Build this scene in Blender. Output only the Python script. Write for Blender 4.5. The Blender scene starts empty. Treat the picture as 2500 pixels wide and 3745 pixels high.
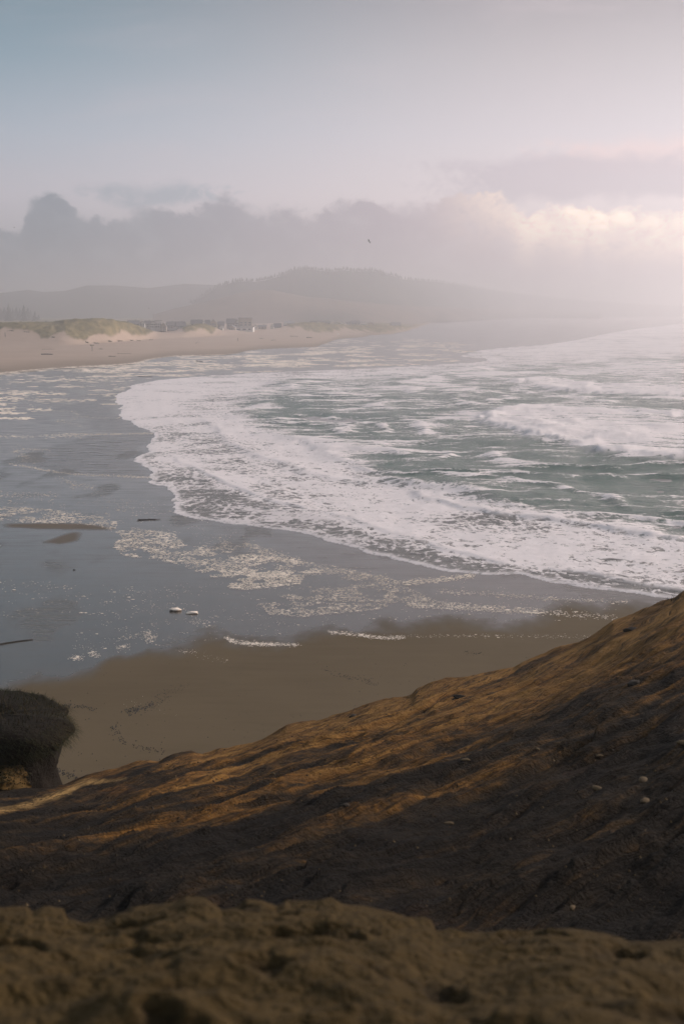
import bpy, bmesh, math, random
import numpy as np
from math import radians, sin, cos, tan, atan, atan2, pi, hypot
from mathutils import Vector, Matrix

sc = bpy.context.scene
C = sc.collection
random.seed(7); RNG = np.random.default_rng(7)

# ------------------------------------------------------------------ camera
F = 5201.0                      # focal length in pixels of the 2500 x 3745 photograph (50 mm)
CX, CY, HY = 1250.0, 1872.5, 1140.0
H = 25.0                        # eye height above the beach
P = atan((CY - HY) / F)         # pitch down
cd = bpy.data.cameras.new('camera'); cam = bpy.data.objects.new('camera', cd); C.objects.link(cam)
cam.location = (0, 0, H); cam.rotation_euler = (pi/2 - P, 0, 0)
cd.sensor_fit = 'VERTICAL'; cd.sensor_height = 36; cd.sensor_width = 24.03; cd.lens = 50
cd.clip_start = 0.1; cd.clip_end = 40000
cd.dof.use_dof = True; cd.dof.focus_distance = 130; cd.dof.aperture_fstop = 2.5
sc.camera = cam

# ------------------------------------------------------------------ render / exposure
sc.render.engine = 'CYCLES'
cy = sc.cycles
cy.use_denoising = True
try:
    cy.denoiser = 'OPENIMAGEDENOISE'
except Exception:
    pass
cy.max_bounces = 5; cy.diffuse_bounces = 2; cy.glossy_bounces = 2; cy.volume_bounces = 1; cy.transparent_max_bounces = 6
cy.use_adaptive_sampling = True; cy.adaptive_threshold = 0.015
cy.sample_clamp_indirect = 5
vs = sc.view_settings
vs.view_transform = 'Standard'; vs.look = 'None'; vs.exposure = 0.0; vs.gamma = 1.0; vs.use_curve_mapping = False

# ------------------------------------------------------------------ node helper
class NT:
    def __init__(s, nt): s.t = nt; nt.nodes.clear()
    def n(s, typ, **kw):
        nd = s.t.nodes.new(typ)
        for k, v in kw.items(): setattr(nd, k, v)
        return nd
    def put(s, sock, v):
        if isinstance(v, bpy.types.NodeSocket): s.t.links.new(v, sock)
        elif v is not None:
            if isinstance(v, (tuple, list)) and sock.type == 'RGBA' and len(v) == 3: v = (*v, 1)
            sock.default_value = v
    def m(s, op, a, b=None, c=None, clamp=False):
        nd = s.n('ShaderNodeMath', operation=op, use_clamp=clamp)
        for i, v in enumerate((a, b, c)):
            if v is not None: s.put(nd.inputs[i], v)
        return nd.outputs[0]
    def ss(s, v, a, b, lo=0., hi=1.):          # smoothstep map
        nd = s.n('ShaderNodeMapRange', interpolation_type='SMOOTHSTEP')
        for i, q in enumerate((v, a, b, lo, hi)): s.put(nd.inputs[i], q)
        return nd.outputs[0]
    def lin(s, v, a, b, lo=0., hi=1.):
        nd = s.n('ShaderNodeMapRange')
        for i, q in enumerate((v, a, b, lo, hi)): s.put(nd.inputs[i], q)
        return nd.outputs[0]
    def mix(s, f, a, b, mode='MIX'):
        nd = s.n('ShaderNodeMix', data_type='RGBA', blend_type=mode)
        s.put(nd.inputs[0], f); s.put(nd.inputs[6], a); s.put(nd.inputs[7], b)
        return nd.outputs[2]
    def noise(s, vec, scale, detail=4., rough=.5, dist=0., out=0):
        nd = s.n('ShaderNodeTexNoise')
        s.put(nd.inputs['Vector'], vec); s.put(nd.inputs['Scale'], scale); s.put(nd.inputs['Detail'], detail)
        s.put(nd.inputs['Roughness'], rough); s.put(nd.inputs['Distortion'], dist)
        return nd.outputs[out]
    def voro(s, vec, scale, feature='F1', rand=1.):
        nd = s.n('ShaderNodeTexVoronoi', feature=feature)
        s.put(nd.inputs['Vector'], vec); s.put(nd.inputs['Scale'], scale); s.put(nd.inputs['Randomness'], rand)
        return nd.outputs['Distance']
    def ramp(s, v, stops, interp='LINEAR'):
        nd = s.n('ShaderNodeValToRGB'); cr = nd.color_ramp; cr.interpolation = interp
        while len(cr.elements) < len(stops): cr.elements.new(.5)
        for e, (p, c) in zip(cr.elements, stops): e.position = p; e.color = (*c, 1)
        s.put(nd.inputs[0], v); return nd.outputs[0]
    def attr(s, name):
        nd = s.n('ShaderNodeAttribute', attribute_name=name); return nd
    def rgb(s, name):
        a = s.attr(name); sp = s.n('ShaderNodeSeparateColor'); s.put(sp.inputs[0], a.outputs['Color'])
        return sp.outputs[0], sp.outputs[1], sp.outputs[2], a.outputs['Alpha']
    def mapv(s, vec, scale=(1, 1, 1), rot=(0, 0, 0)):
        nd = s.n('ShaderNodeMapping'); s.put(nd.inputs[0], vec); nd.inputs['Scale'].default_value = scale
        nd.inputs['Rotation'].default_value = rot; return nd.outputs[0]
    def bump(s, h, strength=.3, dist=.1, normal=None):
        nd = s.n('ShaderNodeBump'); s.put(nd.inputs['Strength'], strength); s.put(nd.inputs['Distance'], dist)
        s.put(nd.inputs['Height'], h)
        if normal is not None: s.put(nd.inputs['Normal'], normal)
        return nd.outputs[0]
    def pos(s): return s.n('ShaderNodeNewGeometry').outputs['Position']
    def out(s, shader, kind='ShaderNodeOutputMaterial', slot='Surface'):
        o = s.n(kind); s.t.links.new(shader, o.inputs[slot])
    def pbr(s, col, rough, normal=None, spec=.5, ior=1.45):
        b = s.n('ShaderNodeBsdfPrincipled'); s.put(b.inputs['Base Color'], col); s.put(b.inputs['Roughness'], rough)
        s.put(b.inputs['Specular IOR Level'], spec); s.put(b.inputs['IOR'], ior)
        if normal is not None: s.put(b.inputs['Normal'], normal)
        return b.outputs[0]

def newmat(name):
    m = bpy.data.materials.new(name); m.use_nodes = True
    return m, NT(m.node_tree)

# ------------------------------------------------------------------ sun and sky
SUN_AZ, SUN_EL = radians(61), radians(20)        # azimuth from the view direction (+Y) towards +X
sl = bpy.data.lights.new('sun', 'SUN'); sl.energy = 4.6; sl.angle = radians(10); sl.color = (1.0, .865, .785)
so = bpy.data.objects.new('sun', sl); C.objects.link(so)
sd_ = Vector((sin(SUN_AZ)*cos(SUN_EL), cos(SUN_AZ)*cos(SUN_EL), sin(SUN_EL)))
so.rotation_euler = sd_.to_track_quat('Z', 'Y').to_euler(); so.location = (60, 0, 80)

def e_of(y):  # elevation (degrees) of photograph row y
    return math.degrees(atan((CY - y) / F) - P)
def az_of(x, y=800):
    u = (x - CX)/F; v = (CY - y)/F
    return math.degrees(atan2(u, cos(P) + v*sin(P)))

wd = bpy.data.worlds.new('World'); sc.world = wd; wd.use_nodes = True
w = NT(wd.node_tree)
tc = w.n('ShaderNodeTexCoord'); sx = w.n('ShaderNodeSeparateXYZ'); w.put(sx.inputs[0], tc.outputs['Generated'])
az = w.m('MULTIPLY', w.m('ARCTAN2', sx.outputs[0], sx.outputs[1]), 57.2958)
el = w.m('MULTIPLY', w.m('ARCSINE', sx.outputs[2]), 57.2958)
ela = w.m('MAXIMUM', el, 0.0)
sky = w.n('ShaderNodeTexSky'); sky.sky_type = 'NISHITA'; sky.sun_disc = False
sky.sun_elevation = SUN_EL; sky.sun_rotation = SUN_AZ
cv = w.n('ShaderNodeCombineXYZ'); w.put(cv.inputs[0], az); w.put(cv.inputs[1], el)
sunside = w.m('MULTIPLY_ADD', w.m('COSINE', w.m('MULTIPLY', w.m('SUBTRACT', az, 61.), 1/57.2958)), .5, .5)   # 1 towards the sun, 0 away
WB = 1.0
def col(r, g, b, k=1.0):       # sRGB 0-255 to linear
    f = lambda c: ((c/255)/12.92 if c/255 <= .04045 else ((c/255+.055)/1.055)**2.4)*k
    return (f(r), f(g), f(b))
# veil of high overcast, brighter and pinker towards the sun
gl = w.ramp(w.m('DIVIDE', ela, 40.), [(0, col(186,188,196)), (.11, col(222,218,230)), (.17, col(186,200,216)), (.24, col(136,168,186)), (.31, col(98,138,156)), (1, col(158,172,188))])
gr = w.ramp(w.m('DIVIDE', ela, 40.), [(0, col(212,196,200)), (.11, col(247,231,235)), (.17, col(224,215,222)), (.24, col(196,188,192)), (.31, col(158,150,154)), (1, col(176,184,196))])
base = w.mix(w.ss(az, -17., 9.), gl, gr)
nish = w.n('ShaderNodeVectorMath', operation='SCALE'); w.put(nish.inputs[0], sky.outputs[0]); nish.inputs['Scale'].default_value = .06
base = w.mix(.86, nish.outputs[0], base)
# soft high streaks
st = w.noise(w.mapv(cv.outputs[0], (.10, .5, 1)), 1.0, 5, .55, .6)
base = w.mix(w.m('MULTIPLY', w.ss(st, .5, .8), .25), base, col(222, 206, 212))
# --- the cloud bank low over the coast
TOP = [(-900,800),(-300,815),(0,821),(64,837),(80,813),(92,776),(120,724),(159,705),(215,709),(255,745),(290,782),(330,800),(351,787),(380,813),(415,797),(478,789),(512,757),(600,766),(686,757),(757,727),(813,717),(877,741),(973,763),(1052,741),(1140,766),(1196,733),(1300,712),(1409,722),(1550,722),(1700,712),(1808,697),(1870,730),(1925,772),(1960,765),(2007,741),(2071,745),(2111,766),(2151,749),(2205,773),(2240,753),(2302,757),(2406,773),(2500,773),(2900,760),(3500,740)]
fc = w.n('ShaderNodeFloatCurve'); cm = fc.mapping; cu = cm.curves[0]
pts = [((az_of(x)+26)/52, e_of(y)/8) for x, y in TOP]
while len(cu.points) < len(pts): cu.points.new(.5, .5)
for p_, q in zip(cu.points, pts): p_.location = q; p_.handle_type = 'AUTO_CLAMPED'
cm.use_clip = False; cm.update()
w.put(fc.inputs['Value'], w.lin(az, -26., 26.))
top = w.m('MULTIPLY', fc.outputs[0], 8.)
nb = w.noise(w.mapv(cv.outputs[0], (.55, .8, 1)), 1.0, 7, .55, .3)
nb2 = w.noise(w.mapv(cv.outputs[0], (1.6, 2.2, 1)), 1.0, 5, .6, .4)
nb3 = w.noise(w.mapv(cv.outputs[0], (5., 6.5, 1)), 1.0, 5, .62, .5)
pf1 = w.voro(w.mapv(cv.outputs[0], (.95, 1.15, 1)), 1.0, 'SMOOTH_F1'); pf2 = w.voro(w.mapv(cv.outputs[0], (2.6, 3.1, 1)), 1.0, 'SMOOTH_F1')
puff = w.m('ADD', w.m('MULTIPLY', w.m('SUBTRACT', .42, pf1), .7), w.m('MULTIPLY', w.m('SUBTRACT', .42, pf2), .30))
outside = w.ss(w.m('ABSOLUTE', az), 17., 26.)
wob = w.m('ADD', w.m('MULTIPLY', puff, w.ss(az, 9., 2., .45, 1.)), w.m('ADD', w.m('MULTIPLY', w.m('SUBTRACT', nb, .5), w.m('MULTIPLY_ADD', outside, 3., .55)), w.m('MULTIPLY_ADD', w.m('SUBTRACT', nb2, .5), .75, w.m('MULTIPLY', w.m('SUBTRACT', nb3, .5), .30))))
dd = w.m('SUBTRACT', w.m('ADD', top, wob), el)
bank = w.ss(dd, -.05, w.m('MULTIPLY_ADD', w.ss(nb, .38, .62), .55, .18))
bcol = w.mix(w.ss(az, -14., 13.), col(112,132,148), col(196,172,182))
# sun-lit cream tops on the right
lit = w.m('MULTIPLY', w.ss(az, 2.5, 9.5), w.m('MULTIPLY', w.ss(dd, 3.0, .15), w.ss(w.m('MULTIPLY_ADD', nb3, .35, w.m('MULTIPLY', nb2, .65)), .18, .60)))
bcol = w.mix(lit, bcol, (1.8, 1.42, 1.08, 1))
# faint billows inside
bcol = w.mix(w.m('MULTIPLY', w.ss(w.m('ADD', nb, w.m('MULTIPLY', puff, .35)), .42, .72), .45), bcol, w.mix(w.ss(az, -12., 12.), col(168,178,188), col(224,206,210)))
# second, higher cloud on the right, and the thin one on the left
def blob(x0, x1, ytop, ybot, namp, soft):
    a0, a1 = az_of(x0), az_of(x1); t0, b0 = e_of(ytop), e_of(ybot)
    e2 = w.m('ADD', el, w.m('MULTIPLY', w.m('SUBTRACT', nb, .5), namp))
    a2 = w.m('ADD', az, w.m('MULTIPLY', w.m('SUBTRACT', nb2, .5), 7.))
    v = w.m('MULTIPLY', w.ss(e2, b0-soft, b0+soft), w.ss(e2, t0+soft, t0-soft))
    return w.m('MULTIPLY', v, w.m('MULTIPLY', w.ss(a2, a0-1.0, a0+3.0), w.ss(a2, a1+1.5, a1-.5)))
up = blob(1560, 3600, 580, 740, 1.3, .3)
up2 = blob(1950, 3600, 525, 640, 1.0, .35)
thin = blob(260, 740, 685, 745, 1.1, .22)
c0 = w.mix(w.m('MULTIPLY', up2, .8), base, col(236, 212, 212))
c0 = w.mix(w.m('MULTIPLY', up, .8), c0, col(196, 186, 196))
c0 = w.mix(w.m('MULTIPLY', thin, .75), c0, col(158, 174, 188))
c0 = w.mix(w.m('MULTIPLY', bank, w.m('MULTIPLY_ADD', w.ss(dd, .1, 1.6), .10, .90)), c0, bcol)
# general brightening of the sky dome towards the sun outside the picture
br = w.m('MULTIPLY_ADD', w.m('MULTIPLY', sunside, sunside), .62, .70)
fin = w.n('ShaderNodeVectorMath', operation='SCALE'); w.put(fin.inputs[0], c0); w.put(fin.inputs['Scale'], br)
bg = w.n('ShaderNodeBackground'); w.put(bg.inputs[0], fin.outputs[0]); bg.inputs[1].default_value = 1.0
w.out(bg.outputs[0], 'ShaderNodeOutputWorld')

# ------------------------------------------------------------------ geometry helpers
def px2dir(x, y):
    u = (np.asarray(x, float) - CX)/F; v = (CY - np.asarray(y, float))/F
    return u, cos(P) + v*sin(P), -sin(P) + v*cos(P)
def ground(x, y, z=0.0):                      # photograph pixel to the point at height z
    a, b, c = px2dir(x, y); t = (H - z)/(-c); return a*t, b*t
def at_range(x, y, r):                        # photograph pixel to a point at horizontal range r
    a, b, c = px2dir(x, y); t = r/np.hypot(a, b); return float(a*t), float(b*t), float(H + c*t)
def to_px(X, Y, Z):
    dz = Z - H
    d = Y*cos(P) - dz*sin(P); v = Y*sin(P) + dz*cos(P)
    return CX + F*X/d, CY - F*v/d
def _h(ix, iy, s):
    n = (ix.astype(np.int64)*374761393 + iy.astype(np.int64)*668265263 + s*982451653) & 0x7fffffff
    n = (n ^ (n >> 13))*1274126177 & 0x7fffffff
    return ((n ^ (n >> 16)) & 0xffff)/65535.0
def vn(x, y, s=0):
    x = np.asarray(x, float); y = np.asarray(y, float)
    ix = np.floor(x); iy = np.floor(y); fx = x-ix; fy = y-iy
    fx = fx**3*(fx*(fx*6-15)+10); fy = fy**3*(fy*(fy*6-15)+10)
    a = _h(ix, iy, s); b = _h(ix+1, iy, s); c = _h(ix, iy+1, s); d = _h(ix+1, iy+1, s)
    return (a+(b-a)*fx)*(1-fy) + (c+(d-c)*fx)*fy
def fbm(x, y, o=5, s=0, g=.5):
    t = 0; a = 1; n = 0
    x, y = x*.829 - y*.559, x*.559 + y*.829
    for i in range(o):
        t = t + a*vn(x, y, s+i); n += a; a *= g
        x, y = (x*.8 - y*.6)*2.03 + 7.3, (x*.6 + y*.8)*2.03 + 3.1
    return t/n
def sst(v, a, b):
    t = np.clip((v-a)/(b-a), 0, 1); return t*t*(3-2*t)
def catmull(pts, n=6):
    p = np.array([pts[0]] + list(pts) + [pts[-1]], float); out = []
    for i in range(1, len(p)-2):
        for t in np.linspace(0, 1, n, endpoint=False):
            out.append(.5*((2*p[i]) + (-p[i-1]+p[i+1])*t + (2*p[i-1]-5*p[i]+4*p[i+1]-p[i+2])*t*t + (-p[i-1]+3*p[i]-3*p[i+1]+p[i+2])*t**3))
    out.append(p[-2]); return np.array(out)
def line_dist(X, Y, L):                       # distance, signed side and parameter along a polyline
    best = np.full(X.shape, 1e18); side = np.zeros(X.shape); par = np.zeros(X.shape)
    for i in range(len(L)-1):
        ax, ay = L[i]; bx, by = L[i+1]; dx, dy = bx-ax, by-ay; q = dx*dx+dy*dy+1e-12
        t = np.clip(((X-ax)*dx+(Y-ay)*dy)/q, 0, 1)
        d = (X-ax-t*dx)**2+(Y-ay-t*dy)**2
        m = d < best
        best = np.where(m, d, best); side = np.where(m, np.sign(dx*(Y-ay)-dy*(X-ax)), side); par = np.where(m, (i+t)/(len(L)-1), par)
    return np.sqrt(best), side, par
def inpoly(X, Y, L):
    r = np.zeros(X.shape, bool); n = len(L)
    for i in range(n):
        ax, ay = L[i]; bx, by = L[(i+1) % n]
        if ay == by: continue
        c = ((ay > Y) != (by > Y)) & (X < (bx-ax)*(Y-ay)/(by-ay)+ax); r ^= c
    return r
def grid_mesh(name, V, nr, nc, mat, keep=None, attrs=None, smooth=True):
    i = np.arange((nr-1)*(nc-1)); r = i//(nc-1); c = i % (nc-1)
    a = r*nc+c; Q = np.stack([a, a+1, a+nc+1, a+nc], 1)
    if keep is not None: Q = Q[keep[Q].any(1)]
    used = np.unique(Q); rm = np.zeros(len(V), np.int64); rm[used] = np.arange(len(used)); Q = rm[Q]; V = V[used]
    me = bpy.data.meshes.new(name)
    me.vertices.add(len(V)); me.vertices.foreach_set('co', V.astype(np.float32).ravel())
    me.loops.add(Q.size); me.loops.foreach_set('vertex_index', Q.astype(np.int32).ravel())
    me.polygons.add(len(Q)); me.polygons.foreach_set('loop_start', np.arange(0, Q.size, 4, dtype=np.int32))
    me.update(calc_edges=True); me.validate()
    if smooth: me.polygons.foreach_set('use_smooth', np.ones(len(Q), bool))
    for k, A in (attrs or {}).items():
        at = me.attributes.new(k, 'FLOAT_COLOR', 'POINT'); at.data.foreach_set('color', A[used].astype(np.float32).ravel())
    me.materials.append(mat)
    o = bpy.data.objects.new(name, me); C.objects.link(o); return o
def raw_mesh(name, V, Fc, mat, parent=None, smooth=False, mats=None):
    me = bpy.data.meshes.new(name); me.from_pydata([tuple(v) for v in V], [], [tuple(f) for f in Fc]); me.update()
    if smooth: me.polygons.foreach_set('use_smooth', np.ones(len(me.polygons), bool))
    me.materials.append(mat)
    o = bpy.data.objects.new(name, me); C.objects.link(o)
    if parent: o.parent = parent
    return o
def tag(o, label=None, cat=None, group=None, kind=None):
    for k, v in (('label', label), ('category', cat), ('group', group), ('kind', kind)):
        if v: o[k] = v
    return o
def thing(name, label, cat, loc=(0, 0, 0), rz=0., group=None):
    o = bpy.data.objects.new(name, None); C.objects.link(o); o.location = loc; o.rotation_euler = (0, 0, rz); o.empty_display_size = .2
    return tag(o, label, cat, group)
def child(name, me, parent, loc=(0, 0, 0), rot=(0, 0, 0), scale=(1, 1, 1)):
    o = bpy.data.objects.new(name, me); C.objects.link(o); o.parent = parent; o.location = loc; o.rotation_euler = rot; o.scale = scale; return o

# ------------------------------------------------------------------ materials
def simple(name, c, rough=.8, nscale=3., var=.25, spec=.3):
    m, t = newmat(name); p = t.n('ShaderNodeTexCoord').outputs['Object']
    n = t.noise(p, nscale, 5, .6)
    t.out(t.pbr(t.mix(n, tuple(x*(1-var) for x in c), tuple(min(1, x*(1+var)) for x in c)), rough, t.bump(n, .3, .05), spec)); return m
MAT = dict(
    foam=simple('foam', (.84, .72, .60), .9, 8, .08), wood=simple('weathered_wood', (.06, .05, .045), .85, 6),
    grey_wood=simple('grey_driftwood', (.10, .085, .07), .9, 5), wrack=simple('dark_seaweed', (.025, .022, .018), .7, 5),
    bark=simple('bark', (.05, .04, .03), .9), needles=simple('needles', (.018, .032, .022), .9, .4),
    wall_white=simple('white_wall', (.74, .72, .68), .8), wall_grey=simple('grey_shingle_wall', (.46, .44, .42), .85), wall_tan=simple('tan_wall', (.42, .36, .29), .85),
    roof_dark=simple('dark_shingle_roof', (.19, .185, .182), .85), roof_red=simple('red_roof', (.30, .14, .09), .85), roof_grey=simple('pale_roof', (.32, .32, .33), .7),
    glass=simple('window_glass', (.06, .075, .085), .15, 1, .1, .8), deck=simple('deck_wood', (.5, .47, .43), .8),
    gull_white=simple('gull_feathers', (.55, .54, .52), .8), gull_dark=simple('gull_wing_feathers', (.14, .14, .15), .8), beak=simple('yellow_beak', (.5, .35, .08), .5),
    ochre=simple('ochre_soil', (.105, .064, .022), .95, 3, .5, .1),
    pebble=simple('pale_stone', (.125, .082, .04), .85, 9), rock=simple('dark_rock', (.035, .026, .018), .9, 4),
)
# sand of the beach: wet, dry, veg(etation), ruffle in the attribute 'ground'
m, t = newmat('beach_sand'); p = t.pos()
wet, dry, veg, ruf = t.rgb('ground')
big = t.noise(p, .05, 6, .55, .8); fine = t.noise(p, 1.2, 6, .65); strk = t.noise(t.mapv(p, (.18, .9, .18), (0, 0, .12)), 1., 5, .6, .5)
damp = t.mix(strk, (.092, .066, .036), (.132, .098, .057))
damp = t.mix(t.m('MULTIPLY', t.ss(big, .42, .66), .8), damp, (.125, .092, .053))
dryc = t.mix(t.noise(p, .03, 6, .6, .5), (.33, .24, .175), (.47, .36, .285))
sand = t.mix(dry, damp, dryc)
wetc = t.mix(strk, (.056, .047, .038), (.085, .068, .052)); wetc = t.mix(ruf, wetc, (.125, .102, .09))
colr = t.mix(wet, sand, wetc)
vp = t.noise(t.mapv(p, (.12, .05, .12)), 1., 6, .65, .6)
vegc = t.ramp(vp, [(.3, (.045, .045, .020)), (.5, (.14, .115, .046)), (.66, (.27, .21, .10))])
colr = t.mix(veg, colr, vegc)
rg = t.m('ADD', t.lin(wet, 0., 1., .85, .16), t.m('MULTIPLY_ADD', ruf, .10, t.m('MULTIPLY', wet, t.m('MULTIPLY', t.m('SUBTRACT', strk, .45), .35))))
bh = t.m('ADD', t.m('MULTIPLY', fine, .25), strk)
t.out(t.pbr(colr, rg, t.bump(bh, t.m('MULTIPLY_ADD', wet, -.175, .2), .05), t.lin(wet, 0., 1., .15, .62), 1.36)); MAT['sand'] = m
# sea: foam coverage, thin (film), crest, green in 'water'
m, t = newmat('sea_water'); p = t.pos()
fo, thn, crs, grn = t.rgb('water')
wv = t.n('ShaderNodeVectorMath', operation='ADD')
wn = t.noise(p, .10, 3, .5, 0, 1); ws = t.n('ShaderNodeVectorMath', operation='SCALE'); t.put(ws.inputs[0], wn); ws.inputs['Scale'].default_value = 5.
t.put(wv.inputs[0], p); t.put(wv.inputs[1], ws.outputs[0]); q = wv.outputs[0]
n1 = t.noise(t.mapv(q, (.10, .13, .1)), 1., 9, .62, .4)
n2 = t.noise(t.mapv(q, (.9, .55, .9)), 1., 4, .6, .9)
n5 = t.noise(t.mapv(q, (.075, .30, .1)), 1., 9, .68, .5)
vo = t.voro(t.mapv(q, (.55, .35, .5)), 1., 'DISTANCE_TO_EDGE')
n4 = t.noise(t.mapv(q, (2.2, 1.1, 2.2)), 1., 4, .6, .6)
nn = t.m('ADD', t.m('MULTIPLY', n1, .34), t.m('ADD', t.m('MULTIPLY_ADD', n4, .32, t.m('MULTIPLY', n2, .30)), t.m('MULTIPLY', t.ss(vo, .22, .0), .06)))
nn = t.m('ADD', t.m('MULTIPLY', nn, t.m('SUBTRACT', 1., t.m('MULTIPLY', grn, .6))), t.m('MULTIPLY', n5, t.m('MULTIPLY', grn, .6))); nn = t.m('MULTIPLY_ADD', t.m('SUBTRACT', nn, .495), 2.9, .5); thr = t.m('SUBTRACT', 1., fo)
fm = t.ss(nn, t.m('SUBTRACT', thr, .08), t.m('ADD', thr, .15))
fm = t.m('MAXIMUM', fm, t.m('MULTIPLY', crs, t.ss(n2, .25, .5)))
deep = t.mix(n1, (.026, .082, .058), (.085, .150, .112)); shal = t.mix(n1, (.10, .10, .085), (.15, .145, .13))
wc = t.mix(grn, shal, deep)
rip = t.m('ADD', t.noise(t.mapv(p, (.35, .6, .5)), 1., 6, .62, .5), t.m('MULTIPLY', fm, .25))
nrm = t.bump(rip, .9, 1.1)
fcol = t.mix(t.noise(p, .5, 5, .6), (.62, .56, .54), (.92, .845, .83)); fcol = t.mix(t.m('MULTIPLY', thn, .45), fcol, (.42, .39, .40))
sh = t.n('ShaderNodeMixShader'); t.put(sh.inputs[0], fm)
t.put(sh.inputs[1], t.pbr(wc, .16, nrm, .36, 1.333)); t.put(sh.inputs[2], t.pbr(fcol, .8, t.bump(n2, .4, .15), .2))
t.out(sh.outputs[0]); MAT['sea'] = m
# headland: tan sandstone, ledge sand, light sand in 'rock'
m, t = newmat('sandstone_headland'); p = t.pos()
tn, ls, lg, grv = t.rgb('rock')
pr = t.mapv(t.attr('strata').outputs['Vector'], (1.0, .22, 1.))
r1 = t.noise(pr, 1.1, 8, .64, .5); r2 = t.noise(p, 2.6, 7, .65, .3); r3 = t.noise(p, 14., 4, .6)
crust = t.mix(r2, (.022, .018, .015), (.055, .043, .034))
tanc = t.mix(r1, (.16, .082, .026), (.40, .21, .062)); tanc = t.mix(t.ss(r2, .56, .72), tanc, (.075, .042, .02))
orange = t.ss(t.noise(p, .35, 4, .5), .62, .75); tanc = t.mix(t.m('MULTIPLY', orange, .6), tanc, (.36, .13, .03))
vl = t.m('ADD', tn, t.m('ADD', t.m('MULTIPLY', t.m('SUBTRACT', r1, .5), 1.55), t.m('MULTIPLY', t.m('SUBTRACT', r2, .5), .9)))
cl = t.ramp(vl, [(0., (.012, .0095, .0072)), (.28, (.023, .0165, .0105)), (.48, (.056, .032, .0132)), (.70, (.150, .072, .019)), (1., (.26, .132, .036))])  # low stops also carry the slope's shade, top stops the crest's warm light
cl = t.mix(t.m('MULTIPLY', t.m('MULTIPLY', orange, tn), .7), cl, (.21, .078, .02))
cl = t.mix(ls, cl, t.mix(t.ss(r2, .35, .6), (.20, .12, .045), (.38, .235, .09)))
led = t.mix(r2, (.042, .028, .0105), (.090, .058, .0215)); led = t.mix(t.ss(r3, .5, .75), led, (.044, .029, .0115))
led = t.mix(t.m('MULTIPLY', grv, .7), led, (.018, .013, .008))
cl = t.mix(lg, cl, led)
crk = t.m('ABSOLUTE', t.m('SUBTRACT', t.noise(pr, 2.2, 5, .6, .8), .5)); cl = t.mix(t.m('MULTIPLY', t.ss(crk, .028, .004), t.m('MAXIMUM', t.m('SUBTRACT', .75, lg), 0.)), cl, (.012, .009, .007))
nl = t.m('SUBTRACT', 1., lg)
hh = t.m('ADD', t.m('MULTIPLY', t.m('MULTIPLY', t.ss(crk, 0., .06), nl), .25), t.m('ADD', t.m('MULTIPLY', t.m('MULTIPLY', r1, nl), .35), t.m('ADD', r2, t.m('MULTIPLY', r3, .5))))
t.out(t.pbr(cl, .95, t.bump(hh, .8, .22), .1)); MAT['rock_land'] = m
# hills
def hillmat(name, a, b, c, s):
    m, t = newmat(name); p = t.pos()
    n = t.noise(t.mapv(p, (1, .4, 1)), s, 6, .6, .5); n3 = t.noise(p, s*14, 4, .6)
    t.out(t.pbr(t.mix(t.m('MULTIPLY', n3, .6), t.ramp(n, [(.35, a), (.52, b), (.68, c)]), a), .95, None, .1)); return m
MAT['hill'] = hillmat('wooded_hill_cover', (.014, .028, .020), (.024, .036, .026), (.06, .058, .042), .004)
MAT['ridge'] = hillmat('far_ridge_cover', (.02, .03, .025), (.03, .04, .03), (.05, .05, .04), .003)
MAT['foothill'] = hillmat('foothill_cover', (.05, .05, .035), (.16, .115, .085), (.24, .18, .13), .006)
# grass blades
m, t = newmat('marram_grass'); oi = t.n('ShaderNodeAttribute', attribute_name='tint')
t.out(t.pbr(t.ramp(oi.outputs['Fac'], [(0, (.012, .018, .006)), (.5, (.040, .034, .013)), (.85, (.11, .072, .024)), (1, (.25, .165, .05))]), .8, None, .15)); MAT['grass'] = m
m, t = newmat('knoll_soil'); p = t.pos(); n = t.noise(p, 2., 7, .65); n2 = t.noise(p, 9., 4, .6)
t.out(t.pbr(t.mix(n, (.009, .0075, .006), (.022, .016, .011)), .95, t.bump(t.m('ADD', n, n2), .7, .1), .1)); MAT['soil'] = m
m, t = newmat('haze'); t.t.nodes.clear(); pv = t.n('ShaderNodeVolumePrincipled'); pv.inputs['Density'].default_value = 4.5e-4
pv.inputs['Color'].default_value = (.95, .928, .945, 1); pv.inputs['Anisotropy'].default_value = .71
t.out(pv.outputs[0], slot='Volume'); MAT['haze'] = m

# ------------------------------------------------------------------ traced lines (photograph pixels), carried to the ground
SWASH = [(2600,2200),(2500,2190),(2418,2182),(2265,2163),(2138,2147),(2055,2132),(1946,2112),(1876,2097),(1806,2099),(1736,2099),(1634,2088),(1570,2077),(1500,2058),(1419,2043),(1384,2031),(1279,2000),(1195,1975),(1089,1944),(984,1932),(900,1921),(829,1913),(721,1899),(676,1886),(644,1873),(633,1860),(638,1840),(640,1819),(633,1801),(607,1783),(576,1773),(543,1763),(553,1750),(551,1717),(536,1704),(500,1684),(515,1668),(541,1653),(538,1638),(548,1615),(561,1597),(564,1584),(541,1571),(502,1556),(469,1536),(444,1515),(444,1495),(434,1469),(436,1446),(490,1413),(546,1395),(633,1385),(700,1379),(800,1372),(955,1363),(1210,1353),(1401,1345),(1529,1337),(1628,1331),(1720,1326),(1768,1321),(1777,1312),(1691,1305),(1723,1289),(1787,1277),(1972,1262),(2060,1250),(2140,1236),(2240,1216),(2380,1196),(2600,1180),(3300,1170)]
sw_px = catmull(SWASH, 6)
sw = np.stack(ground(sw_px[:, 0], sw_px[:, 1]), 1)
sea_poly = np.vstack([sw, [(9000, 4000), (9500, 11000), (26000, 12500), (26000, 40), (60, 40)]])
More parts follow.
